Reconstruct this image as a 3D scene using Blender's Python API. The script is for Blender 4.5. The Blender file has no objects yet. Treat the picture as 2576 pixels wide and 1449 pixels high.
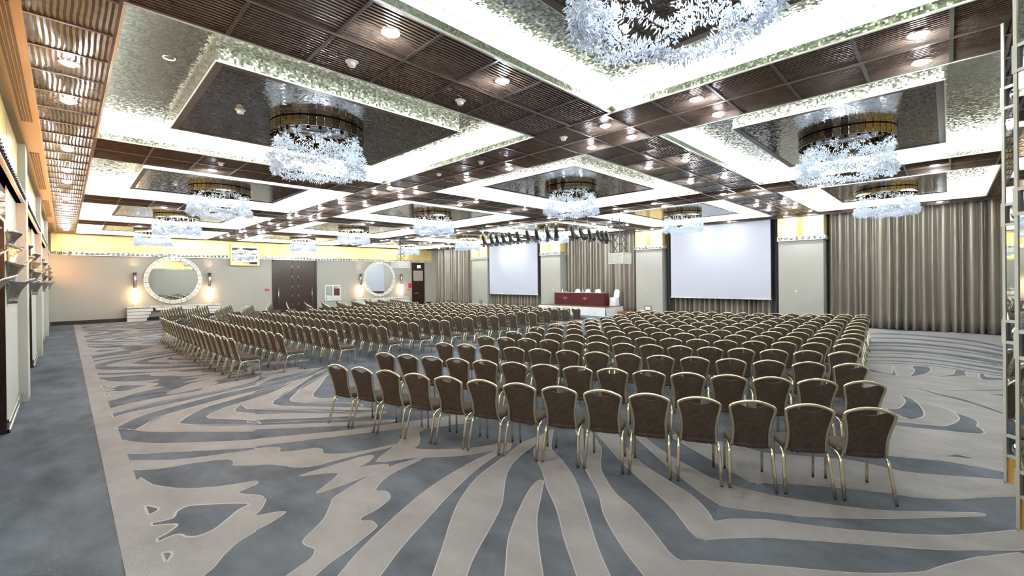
import bpy, math, random
import numpy as np
from mathutils import Vector, Matrix
from mathutils.geometry import delaunay_2d_cdt
random.seed(7)
PI = math.pi
scn = bpy.context.scene
COL = scn.collection
H = 4.81          # ceiling height
YA = 33.2         # far wall with the round mirrors
XB = 22.9         # face of the pillars beside the stage

# ------------------------------------------------------------------ materials
def nodemat(name):
    m = bpy.data.materials.new(name); m.use_nodes = True
    nt = m.node_tree; b = nt.nodes['Principled BSDF']
    return m, nt, b
def pm(name, col, rough=.5, metal=0., spec=.5, noise=None, bump=None, emit=None, sheen=0.):
    """noise=(scale, amount, stretch) varies the colour; bump=(scale, strength)"""
    m, nt, b = nodemat(name)
    b.inputs['Base Color'].default_value = (*col, 1)
    b.inputs['Roughness'].default_value = rough
    b.inputs['Metallic'].default_value = metal
    b.inputs['Specular IOR Level'].default_value = spec
    if sheen: b.inputs['Sheen Weight'].default_value = sheen
    if noise or bump:
        tc = nt.nodes.new('ShaderNodeTexCoord')
    if noise:
        mp = nt.nodes.new('ShaderNodeMapping'); mp.inputs['Scale'].default_value = noise[2] if len(noise) > 2 else (1, 1, 1)
        n = nt.nodes.new('ShaderNodeTexNoise'); n.inputs['Scale'].default_value = noise[0]; n.inputs['Detail'].default_value = 7; n.inputs['Roughness'].default_value = .6
        r = nt.nodes.new('ShaderNodeMapRange'); r.inputs['From Min'].default_value = .3; r.inputs['From Max'].default_value = .7
        r.inputs['To Min'].default_value = 1 - noise[1]; r.inputs['To Max'].default_value = 1 + noise[1]
        v = nt.nodes.new('ShaderNodeVectorMath'); v.operation = 'SCALE'; v.inputs[0].default_value = col
        nt.links.new(tc.outputs['Object'], mp.inputs['Vector']); nt.links.new(mp.outputs[0], n.inputs['Vector'])
        nt.links.new(n.outputs['Fac'], r.inputs['Value']); nt.links.new(r.outputs[0], v.inputs['Scale'])
        nt.links.new(v.outputs[0], b.inputs['Base Color'])
    if bump:
        n = nt.nodes.new('ShaderNodeTexNoise'); n.inputs['Scale'].default_value = bump[0]; n.inputs['Detail'].default_value = 2
        bp = nt.nodes.new('ShaderNodeBump'); bp.inputs['Strength'].default_value = bump[1]; bp.inputs['Distance'].default_value = .01
        nt.links.new(tc.outputs['Object'], n.inputs['Vector']); nt.links.new(n.outputs['Fac'], bp.inputs['Height'])
        nt.links.new(bp.outputs[0], b.inputs['Normal'])
    if emit:
        b.inputs['Emission Color'].default_value = (*emit[0], 1); b.inputs['Emission Strength'].default_value = emit[1]
    return m
def mosaic(name, col, rough, cell, tilt, var):
    """little mirror tiles: every tile has its own slight tilt and tone"""
    m, nt, b = nodemat(name)
    b.inputs['Metallic'].default_value = .90; b.inputs['Roughness'].default_value = rough
    g = nt.nodes.new('ShaderNodeNewGeometry')
    s = nt.nodes.new('ShaderNodeVectorMath'); s.operation = 'SCALE'; s.inputs['Scale'].default_value = 1 / cell
    f = nt.nodes.new('ShaderNodeVectorMath'); f.operation = 'FLOOR'
    w = nt.nodes.new('ShaderNodeTexWhiteNoise'); w.noise_dimensions = '3D'
    nt.links.new(g.outputs['Position'], s.inputs[0]); nt.links.new(s.outputs[0], f.inputs[0]); nt.links.new(f.outputs[0], w.inputs['Vector'])
    a = nt.nodes.new('ShaderNodeVectorMath'); a.operation = 'SUBTRACT'; a.inputs[1].default_value = (.5, .5, .5)
    t = nt.nodes.new('ShaderNodeVectorMath'); t.operation = 'SCALE'; t.inputs['Scale'].default_value = tilt
    ad = nt.nodes.new('ShaderNodeVectorMath'); ad.operation = 'ADD'
    no = nt.nodes.new('ShaderNodeVectorMath'); no.operation = 'NORMALIZE'
    nt.links.new(w.outputs['Color'], a.inputs[0]); nt.links.new(a.outputs[0], t.inputs[0])
    nt.links.new(t.outputs[0], ad.inputs[0]); nt.links.new(g.outputs['Normal'], ad.inputs[1])
    nt.links.new(ad.outputs[0], no.inputs[0]); nt.links.new(no.outputs[0], b.inputs['Normal'])
    r = nt.nodes.new('ShaderNodeMapRange'); r.inputs['To Min'].default_value = 1 - var; r.inputs['To Max'].default_value = 1
    v = nt.nodes.new('ShaderNodeVectorMath'); v.operation = 'SCALE'; v.inputs[0].default_value = col
    nt.links.new(w.outputs['Value'], r.inputs['Value']); nt.links.new(r.outputs[0], v.inputs['Scale']); nt.links.new(v.outputs[0], b.inputs['Base Color'])
    return m
def emis(name, col, s):
    m, nt, b = nodemat(name)
    b.inputs['Base Color'].default_value = (*col, 1)
    b.inputs['Emission Color'].default_value = (*col, 1); b.inputs['Emission Strength'].default_value = s
    return m
def crystal_mat():
    m, nt, b = nodemat('cut_crystal')
    b.inputs['Base Color'].default_value = (.76, .83, .94, 1); b.inputs['Roughness'].default_value = .08
    b.inputs['Specular IOR Level'].default_value = 1.
    tr = nt.nodes.new('ShaderNodeBsdfTranslucent'); tr.inputs['Color'].default_value = (.56, .66, .90, 1)
    m1 = nt.nodes.new('ShaderNodeMixShader'); m1.inputs[0].default_value = .30
    out = nt.nodes['Material Output']
    nt.links.new(b.outputs[0], m1.inputs[1]); nt.links.new(tr.outputs[0], m1.inputs[2])
    nt.links.new(m1.outputs[0], out.inputs['Surface'])
    return m
M = dict(
 carpet=pm('grey_carpet', (.190, .212, .248), .95, spec=.1, noise=(2.2, .34, (1, .55, 1)), bump=(140, .5)),
 beige=pm('beige_carpet', (.455, .438, .43), .95, spec=.1, noise=(2.2, .15, (1, .6, 1)), bump=(140, .5)),
 line=pm('carved_carpet_edge', (.63, .60, .57), .95, spec=.1),
 wood=pm('ribbed_ceiling_wood', (.142, .104, .080), .24, spec=.55, noise=(9, .3)),
 beam=pm('ceiling_rail', (.10, .085, .075), .4),
 brass=pm('brass_joint', (.42, .27, .15), .35, metal=.6),
 woodtrim=pm('honey_wood_trim', (.27, .185, .11), .45),
 mosaic=mosaic('mirror_mosaic', (.78, .81, .74), .12, .028, .11, .5),
 fascia=mosaic('mirror_mosaic_edge', (.62, .68, .57), .18, .021, .12, .5),
 dmosaic=mosaic('bronze_mirror_mosaic', (.42, .41, .38), .07, .03, .055, .6),
 white=pm('white_trim', (.80, .80, .77), .4),
 cove=emis('cove_tube', (.95, 1, .88), 10.),
 paint=pm('warm_grey_paint', (.42, .412, .375), .75, noise=(.6, .03)),
 paint2=pm('pale_paint', (.52, .52, .48), .6),
 gold=pm('gold_leaf', (.95, .74, .30), .30, metal=.25, noise=(9, .13, (1, 1, .2))),
 goldseam=pm('gold_seam', (.45, .30, .09), .4, metal=.4),
 lacquer=pm('white_lacquer', (.78, .78, .74), .22),
 chrome=pm('chrome', (.9, .9, .9), .06, metal=1),
 dchrome=pm('smoked_chrome', (.32, .31, .32), .10, metal=1),
 mirror=pm('mirror_glass', (.90, .93, .92), .015, metal=1),
 smoke=pm('smoked_mirror', (.50, .51, .55), .03, metal=1),
 darkwood=pm('dark_walnut', (.036, .017, .013), .28, noise=(7, .35, (6, 6, 1))),
 black=pm('black_paint', (.012, .012, .014), .35),
 ebony=pm('ebony_skirting', (.018, .013, .012), .3),
 tubesteel=pm('dark_steel', (.30, .28, .27), .3, metal=1),
 steel=pm('brushed_steel', (.62, .60, .58), .3, metal=1),
 curtain=pm('taupe_satin', (.29, .255, .21), .28, spec=1., noise=(1.4, .22, (1, 5, .15)), sheen=.3),
 curtaindark=pm('black_curtain', (.03, .03, .035), .7),
 screen=pm('projection_screen', (.53, .56, .66), .8),
 fabric=pm('brown_chair_fabric', (.118, .090, .073), .85, spec=.2, noise=(26, .25), bump=(400, .3)),
 frame=pm('champagne_metal', (.74, .68, .52), .25, metal=.9),
 rubber=pm('rubber_foot', (.02, .02, .02), .7),
 bronze=pm('bronze_mirror_strip', (.30, .24, .17), .09, metal=1),
 crystal=crystal_mat(),
 bulb=emis('led_bulb', (.93, .96, 1), 10.),
 lens=emis('downlight_lens', (.90, .93, 1), 45.),
 ring=pm('downlight_ring', (.8, .8, .82), .3, metal=.4),
 plastic=pm('white_plastic', (.78, .78, .76), .45),
 warmglass=emis('glowing_lamp_glass', (1, .66, .34), 3.5),
 glow=emis('sconce_bulb', (1, .62, .25), 14.),
 silverleaf=pm('silver_leaf', (.40, .385, .37), .25, metal=1, bump=(60, .9)),
 red=pm('burgundy_cloth', (.075, .003, .010), .7, noise=(3, .15)),
 orange=pm('orange_print', (.75, .16, .03), .7),
 whitecloth=pm('white_cloth', (.82, .83, .86), .75),
 stagewood=pm('stage_parquet', (.24, .11, .05), .3),
 honey=pm('honey_veneer', (.62, .36, .08), .4, noise=(4, .25, (10, 10, 1))),
 magenta=pm('red_plastic', (.55, .02, .12), .4),
 exitface=emis('exit_sign_face', (1, .78, .32), 4.),
 glass=pm('bottle_glass', (.75, .85, .88), .05, spec=.9),
)
for k_ in ('lens', 'bulb', 'glow', 'warmglass', 'exitface'): M[k_].cycles.emission_sampling = 'NONE'
M['matteblack'] = pm('matte_black', (.02, .02, .022), .55)

# ------------------------------------------------------------------ mesh helpers
class MB:
    def __init__(s): s.v = []; s.f = []; s.m = []; s.sm = []
    def add(s, vs, fs, mi=0, sm=False):
        o = len(s.v); s.v += [tuple(v) for v in vs]; s.f += [tuple(i + o for i in f) for f in fs]
        s.m += [mi] * len(fs); s.sm += [sm] * len(fs); return s
    def box(s, x0, x1, y0, y1, z0, z1, mi=0):
        v = [(x, y, z) for z in (z0, z1) for y in (y0, y1) for x in (x0, x1)]
        return s.add(v, [(0, 2, 3, 1), (4, 5, 7, 6), (0, 1, 5, 4), (2, 6, 7, 3), (0, 4, 6, 2), (1, 3, 7, 5)], mi)
    def bbox(s, x0, x1, y0, y1, z0, z1, b=.01, mi=0):
        """box with chamfered edges"""
        vs = []; idx = {}
        for i, x in enumerate((x0, x1)):
            for j, y in enumerate((y0, y1)):
                for k, z in enumerate((z0, z1)):
                    dx, dy, dz = (b if i == 0 else -b), (b if j == 0 else -b), (b if k == 0 else -b)
                    for a, p in enumerate(((x, y + dy, z + dz), (x + dx, y, z + dz), (x + dx, y + dy, z))):
                        idx[i, j, k, a] = len(vs); vs.append(p)
        fs = [tuple(idx[i, j, k, 0] for j, k in ((0, 0), (0, 1), (1, 1), (1, 0))) for i in (0, 1)]
        fs += [tuple(idx[i, j, k, 1] for i, k in ((0, 0), (0, 1), (1, 1), (1, 0))) for j in (0, 1)]
        fs += [tuple(idx[i, j, k, 2] for i, j in ((0, 0), (0, 1), (1, 1), (1, 0))) for k in (0, 1)]
        fs += [(idx[i, j, 0, 0], idx[i, j, 1, 0], idx[i, j, 1, 1], idx[i, j, 0, 1]) for i in (0, 1) for j in (0, 1)]
        fs += [(idx[i, 0, k, 0], idx[i, 1, k, 0], idx[i, 1, k, 2], idx[i, 0, k, 2]) for i in (0, 1) for k in (0, 1)]
        fs += [(idx[0, j, k, 1], idx[1, j, k, 1], idx[1, j, k, 2], idx[0, j, k, 2]) for j in (0, 1) for k in (0, 1)]
        fs += [(idx[i, j, k, 0], idx[i, j, k, 1], idx[i, j, k, 2]) for i in (0, 1) for j in (0, 1) for k in (0, 1)]
        return s.add(vs, fs, mi)
    def tube(s, pts, r, n=8, mi=0, r2=None, closed=False, rs=None):
        P = [Vector(p) for p in pts]; L = len(P); vs = []; up = None
        for i in range(L):
            if closed: t = P[(i + 1) % L] - P[i - 1]
            else: t = P[min(i + 1, L - 1)] - P[max(i - 1, 0)]
            t.normalize()
            if up is None:
                up = Vector((0, 0, 1)) if abs(t.z) < .9 else Vector((0, 1, 0))
            a = up - t * up.dot(t); a.normalize(); up = a; b = t.cross(a)
            k = rs[i] if rs else 1
            for j in range(n):
                th = 2 * PI * (j + .5) / n
                vs.append(P[i] + a * (math.cos(th) * r * k) + b * (math.sin(th) * (r2 or r) * k))
        fs = []
        for i in range(L if closed else L - 1):
            q = (i + 1) % L
            for j in range(n): fs.append((i * n + j, i * n + (j + 1) % n, q * n + (j + 1) % n, q * n + j))
        if not closed: fs += [tuple(range(n - 1, -1, -1)), tuple((L - 1) * n + j for j in range(n))]
        return s.add(vs, fs, mi, n > 4)
    def lathe(s, prof, c=(0, 0, 0), n=20, mi=0, axis='z', sm=True, a0=0, a1=2 * PI):
        full = abs(a1 - a0 - 2 * PI) < 1e-6; m = n if full else n + 1; vs = []
        for r, h in prof:
            for j in range(m):
                t = a0 + (a1 - a0) * j / n; x, y = r * math.cos(t), r * math.sin(t)
                p = (x, y, h) if axis == 'z' else ((h, x, y) if axis == 'x' else (x, h, y))
                vs.append((c[0] + p[0], c[1] + p[1], c[2] + p[2]))
        fs = []
        for i in range(len(prof) - 1):
            for j in range(n):
                q = (j + 1) % m
                fs.append((i * m + j, i * m + q, (i + 1) * m + q, (i + 1) * m + j))
        return s.add(vs, fs, mi, sm)
    def grid(s, f, nu, nv, mi=0, sm=True):
        vs = [f(i / nu, j / nv) for j in range(nv + 1) for i in range(nu + 1)]
        fs = [(j * (nu + 1) + i, j * (nu + 1) + i + 1, (j + 1) * (nu + 1) + i + 1, (j + 1) * (nu + 1) + i) for j in range(nv) for i in range(nu)]
        return s.add(vs, fs, mi, sm)
    def mesh(s, name, mats):
        me = bpy.data.meshes.new(name); me.from_pydata(s.v, [], s.f)
        for m in mats: me.materials.append(m)
        if len(mats) > 1: me.polygons.foreach_set('material_index', s.m)
        me.polygons.foreach_set('use_smooth', s.sm); me.update(); return me
    def build(s, name, mats, parent=None, **kw):
        if not isinstance(mats, (list, tuple)): mats = [mats]
        return link(name, s.mesh(name, mats), parent, **kw)
def props(o, label=None, cat=None, group=None, kind=None):
    if label: o['label'] = label
    if cat: o['category'] = cat
    if group: o['group'] = group
    if kind: o['kind'] = kind
    return o
def link(name, me, parent=None, **kw):
    o = bpy.data.objects.new(name, me); COL.objects.link(o)
    if parent: o.parent = parent
    return props(o, **kw)
def empty(name, loc=(0, 0, 0), rz=0, **kw):
    o = bpy.data.objects.new(name, None); COL.objects.link(o); o.empty_display_size = .1
    o.location = loc; o.rotation_euler = (0, 0, rz); return props(o, **kw)
KIDS = {}
def copy_thing(root, loc, rz=0, label=None, group=None, scale=None):
    if root.name not in KIDS: KIDS[root.name] = [(c, list(c.children)) for c in root.children]
    r = root.copy(); COL.objects.link(r); r.location = loc; r.rotation_euler = (0, 0, rz)
    if label: r['label'] = label
    if group: r['group'] = group
    for c, gs in KIDS[root.name]:
        d = c.copy(); COL.objects.link(d); d.parent = r
        for g in gs:
            e = g.copy(); COL.objects.link(e); e.parent = d
    return r
ORD = ['', 'first', 'second', 'third', 'fourth', 'fifth', 'sixth', 'seventh', 'eighth', 'ninth', 'tenth', 'eleventh', 'twelfth', 'thirteenth', 'fourteenth', 'fifteenth',
       'sixteenth', 'seventeenth', 'eighteenth', 'nineteenth', 'twentieth']
def catmull(pts, k=3, closed=True):
    out = []; n = len(pts)
    for i in range(n if closed else n - 1):
        p0, p1, p2, p3 = (pts[(i + d) % n] if closed else pts[min(max(i + d, 0), n - 1)] for d in (-1, 0, 1, 2))
        for j in range(k):
            t = j / k
            out.append(tuple(.5 * (2 * b + (c - a) * t + (2 * a - 5 * b + 4 * c - d) * t * t + (3 * b - a - 3 * c + d) * t ** 3) for a, b, c, d in zip(p0, p1, p2, p3)))
    if not closed: out.append(tuple(pts[-1]))
    return out
STRUCT = dict(kind='structure')
P_CHAND, P_SPOT, P_LAMP, P_SCONCE, EXPOSURE = 24., 5., 26., 17., 1.70
BEIGE=[[(0.52,8.24),(0.67,7.96),(1.01,7.55),(1.83,6.86),(1.83,6.89),(2.47,6.53),(2.95,6.26),(3.64,6),(4.66,5.56),(4.63,5.29),(3.41,5.8),(2.54,6.22),(1.75,6.59),(1.74,6.55),(0.95,7.17),(0.53,7.57)],
[(0.53,7.21),(0.91,6.84),(1.29,6.64),(1.72,6.46),(1.73,6.51),(1.93,6.34),(1.96,6.25),(1.91,6.15),(2.07,6.03),(2.29,5.93),(2.33,5.81),(2.29,5.66),(2.51,5.44),(2.83,5.33),(3.09,5.28),(3.05,5.23),(2.67,5.29),(2.31,5.35),(2.07,5.37),(1.89,5.5),(1.82,5.64),(1.71,5.81),(1.57,5.92),(1.57,5.92),(1.41,6.09),(1.43,6.2),(1.43,6.31),(1.35,6.41),(1.07,6.54),(0.79,6.63),(0.53,6.85)],
[(0.53,6.41),(0.64,6.18),(0.78,5.92),(0.93,5.74),(1.17,5.57),(1.45,5.45),(1.45,5.45),(1.46,5.39),(1.41,5.33),(1.41,5.34),(1.3,5.31),(1.24,5.28),(1.27,5.21),(1.35,5.1),(1.35,5.1),(1.4,4.99),(1.36,4.95),(1.4,4.92),(1.31,4.74),(1.23,4.65),(1.3,4.6),(1.38,4.57),(1.44,4.52),(1.44,4.49),(1.29,4.41),(1.15,4.37),(1.15,4.35),(1.01,4.29),(0.87,4.16),(0.78,4.04),(0.68,3.96),(0.49,3.76),(0.35,3.9),(0.3,4.4)],
[(1.84,5.22),(2.01,5.23),(2.25,5.22),(2.5,5.22),(2.66,5.19),(2.68,5.12),(2.55,5.01),(2.39,4.95),(2.53,4.88),(2.65,4.8),(2.67,4.74),(2.56,4.67),(2.36,4.67),(2.11,4.65),(1.89,4.65),(1.82,4.68),(1.94,4.76),(2.18,4.96),(2.02,5.1)],
[(3.08,4.62),(2.75,4.69),(2.4,4.64),(2.05,4.51),(1.89,4.43),(1.82,4.33),(1.67,4.12),(1.53,4),(1.39,3.88),(1.42,3.73),(1.42,3.69),(1.35,3.6),(1.14,3.52),(0.89,3.41),(0.89,3.16),(1.28,3.37),(1.44,3.45),(1.63,3.51),(1.91,3.63),(1.94,3.68),(1.94,3.76),(1.88,3.83),(1.91,3.89),(2.08,3.92),(2.25,4),(2.31,4.08),(2.32,4.19),(2.26,4.29),(2.5,4.48),(2.73,4.55)],
[(2.64,4.95),(3.07,5.23),(3.26,5.41),(3.49,5.71),(4.09,5.52),(4.35,5.24),(3.68,5.5),(3.43,5.23),(3.3,5.05),(3.18,4.95),(3.45,4.63),(3.76,4.39),(4.16,4.23),(4.06,4.1),(3.7,4.22),(3.41,4.36),(3.17,4.57),(2.93,4.76)],
[(1.02,3.01),(1.41,3.24),(1.61,3.38),(1.93,3.56),(2.33,3.76),(2.64,3.89),(2.97,3.99),(3.51,4.1),(4.06,4.13),(4,4.04),(3.78,4.03),(3.35,3.91),(2.79,3.67),(2.4,3.47),(1.93,3.22),(1.62,3.02),(1.25,2.78)],
[(1.59,2.42),(1.9,2.73),(2.15,2.95),(2.46,3.24),(2.75,3.47),(3.18,3.72),(3.73,3.9),(3.9,3.95),(4.31,4.07),(4.62,4.07),(4.94,4.11),(4.9,4.06),(4.48,3.94),(3.92,3.79),(3.6,3.64),(3.32,3.43),(3,3.14),(2.69,2.94),(2.32,2.73),(2.07,2.56),(1.73,2.28)],
[(3.63,3.15),(3.58,3.18),(3.36,3.1),(3.03,2.92),(2.83,2.8),(2.6,2.64),(2.4,2.46),(2.27,2.34),(1.96,2.04),(2.14,1.85),(2.46,2.15),(2.67,2.37),(2.99,2.68),(3.29,2.9),(3.53,3.07)],
[(2.34,1.64),(2.64,1.96),(2.93,2.3),(3.18,2.56),(3.36,2.77),(3.55,3.02),(3.8,3.29),(3.99,3.54),(4.17,3.76),(4.39,3.88),(4.71,4.03),(4.97,4.12),(4.77,3.96),(4.5,3.76),(4.35,3.61),(4.19,3.33),(3.9,2.93),(3.58,2.6),(3.26,2.28),(3.02,2.04),(2.8,1.79),(2.52,1.46)],
[(5.21,3.86),(5.02,3.7),(4.56,3.34),(4.24,3.03),(3.98,2.74),(3.77,2.51),(3.56,2.34),(3.37,2.14),(3.15,1.86),(2.98,1.6),(2.74,1.23),(3.1,0.86),(3.49,0.45),(4.24,-0.33),(5.25,-0.45),(5.01,-0.2),(4.9,-0.12),(4.61,0.05),(4.45,0.13),(4.27,0.29),(4.1,0.47),(3.97,0.64),(3.73,0.98),(3.44,1.37),(3.33,1.53),(3.58,1.87),(3.8,2.19),(3.89,2.38),(4.08,2.63),(4.36,2.9),(4.81,3.18),(4.98,3.35),(5.32,3.74)],
[(5.4,3.66),(4.91,3.11),(4.52,2.6),(4.23,2.15),(4.02,1.85),(3.73,1.52),(3.86,1.37),(4.12,1.12),(4.29,0.89),(4.56,0.52),(4.81,0.17),(5.06,-0.12),(5.43,-0.47),(5.82,-0.5),(5.7,-0.4),(5.29,-0.07),(5.06,0.17),(4.83,0.48),(4.62,0.81),(4.5,1.05),(4.44,1.16),(4.22,1.41),(4.08,1.51),(4.21,1.62),(4.41,1.86),(4.61,2.28),(4.85,2.72),(5.28,3.19),(5.57,3.47)],
[(5.66,3.25),(5.03,2.48),(4.63,1.95),(4.47,1.68),(4.42,1.52),(4.57,1.24),(4.59,1.2),(4.76,0.91),(5.1,0.51),(5.42,0.19),(5.8,-0.17),(5.87,-0.22),(5.89,-0.19),(5.67,0.06),(5.38,0.39),(5.17,0.74),(5.04,1.05),(4.95,1.29),(4.91,1.59),(4.94,1.86),(5.05,2.12),(5.2,2.43),(5.48,2.87),(5.74,3.16)],
[(5.7,2.47),(5.44,2.04),(5.13,1.52),(5.21,1.42),(5.24,1.36),(5.48,1.05),(5.66,0.73),(5.8,0.46),(5.91,0.2),(6.15,-0.08),(6.4,-0.29),(6.59,-0.47),(6.76,-0.59),(7.08,-0.47),(7.02,-0.41),(6.72,0.06),(6.58,0.31),(6.55,0.47),(6.52,0.89),(6.11,1.59),(6.11,1.79),(6.1,2.42),(5.9,2.76)],
[(7.43,0.54),(7.58,0.16),(7.65,-0.01),(7.59,-0.03),(7.44,0.07),(7.39,0.12),(7.57,-0.19),(7.74,-0.52),(7.33,-0.49),(7.29,-0.26),(7.25,0.07),(7.03,0.51),(6.95,0.89),(7.29,0.83)],
[(8.15,0.54),(8.26,0.08),(8.45,-0.57),(8.11,-0.54),(8,-0.11),(7.88,0.26),(7.82,0.55),(7.75,0.88),(8.05,0.8)],
[(0.53,10.41),(0.79,10.62),(1.23,10.74),(1.69,10.76),(1.95,10.85),(1.95,11.01),(1.56,10.91),(1.43,10.94),(1.42,11.06),(1.81,11.48),(2.17,11.58),(2.32,11.38),(2.28,11.28),(2.05,11.09),(2.47,11.21),(3.03,11.31),(3.49,11.84),(4.12,11.86),(4.03,11.6),(3.27,11.43),(2.92,10.92),(2.33,10.59),(1.65,10.48),(1.18,10.38),(0.76,10.2),(0.53,10.03)],
[(0.53,9.72),(0.86,9.92),(1.44,10.15),(2.1,10.32),(2.85,10.66),(3.42,11.25),(4.38,11.38),(4.28,11.13),(3.32,10.91),(2.77,10.36),(2.04,10.01),(1.53,9.76),(1.1,9.62),(0.69,9.33),(0.53,9.06)],
[(0.74,8.67),(1.18,9.25),(1.67,9.71),(2.2,9.99),(2.73,10.21),(3.2,10.53),(3.6,10.38),(2.63,9.85),(2.56,9.59),(2.08,9.46),(1.66,9.23),(1.37,8.89),(1.26,8.64),(1.31,8.38),(1.61,7.95),(2.01,7.54),(2.01,7.54),(3.13,6.59),(3.61,6.24),(3.55,6.14),(3.05,6.43),(1.96,7.36),(1.93,7.26),(1.24,7.97),(0.88,8.36),(0.72,8.63)],
[(1.6,8.6),(1.91,9.04),(2.51,9.39),(2.52,9.43),(2.96,9.72),(3.55,10.36),(4.28,11.13),(4.88,11.39),(4.77,10.95),(4.23,10.69),(3.6,9.9),(3.01,9.32),(2.57,8.59),(2.99,8),(3.6,7.2),(3.59,7),(2.97,7.75),(2.27,8.52),(2.12,7.96)],
[(2.89,8.57),(3.18,9.13),(3.78,9.83),(4.32,10.41),(4.29,10.22),(3.76,9.46),(3.27,8.6),(3.52,8.22),(3.46,8),(3.1,8.25)],
[(2.18,8.17),(3.34,7.03),(3.71,6.74),(3.66,6.64),(3.23,6.8),(2.08,7.82)]]
HOLES=[[(0.53,5.63),(0.58,5.57),(0.62,5.47),(0.59,5.42),(0.53,5.41)],
[(0.53,5.19),(0.68,5.15),(0.73,5.27),(0.82,5.32),(0.93,5.25),(1.25,4.95),(1.15,4.87),(1.04,4.76),(0.9,4.64),(0.78,4.63),(0.71,4.7),(0.69,4.76),(0.64,4.8),(0.53,4.77),(0.53,4.84),(0.61,4.88),(0.69,4.97),(0.66,5.03),(0.53,5.13)],
[(0.53,4.54),(0.56,4.54),(0.59,4.5),(0.57,4.43),(0.53,4.38)],
[(2.75,10.31),(3.47,10.6),(4.01,10.84),(4.76,11.43),(4.65,11.08),(3.93,10.46),(3.35,10.17),(2.64,9.89),(2.14,9.74),(1.48,9.42),(1.04,9.17),(0.74,8.67),(0.64,8.78),(0.53,9.02),(0.96,9.57),(1.55,9.88),(2.23,10.17)],
[(1.26,8.64),(1.66,9.23),(2.08,9.46),(2.6,9.72),(2.98,9.82),(3.56,10.23),(2.9,9.55),(2.47,9.27),(1.98,9.01),(1.6,8.6),(1.8,8.23),(2.08,7.82),(2.02,7.56),(1.31,8.39)],
[(2.58,8.6),(3.05,9.27),(3.57,9.93),(4.13,10.63),(4.63,11.11),(4.43,10.62),(3.99,10.16),(3.49,9.62),(3.18,9.13),(2.89,8.6),(3.14,8.1),(3.41,7.85),(3.65,7.46),(3.56,7.28),(3.05,7.85)],
[(3.28,8.59),(3.72,9.37),(4.29,10.3),(4.15,9.69),(3.85,8.85),(3.56,8.2)],
[(2.27,8.52),(2.94,7.65),(3.57,6.68),(2.87,7.48),(2.2,8.26),(2.2,8.26),(1.99,8.6),(2.18,8.97),(2.19,8.65)],
[(2.09,7.85),(2.9,7.16),(3.26,6.88),(3.19,6.73),(2.61,7.19),(2.04,7.66)],
[(0.53,10),(1.03,10.22),(1.63,10.39),(2.3,10.45),(2.85,10.66),(2.8,10.47),(2.08,10.23),(1.28,9.99),(0.73,9.86),(0.53,9.72)]]
RBEIGE=[[(22.46,2.59),(22.79,1.41),(22.92,-1.65),(9.35,-0.67),(7.72,-0.52),(7.62,-0.02),(7.42,0.54),(7.65,0.87),(8.78,1.02),(12.25,1.42)]]
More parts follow.
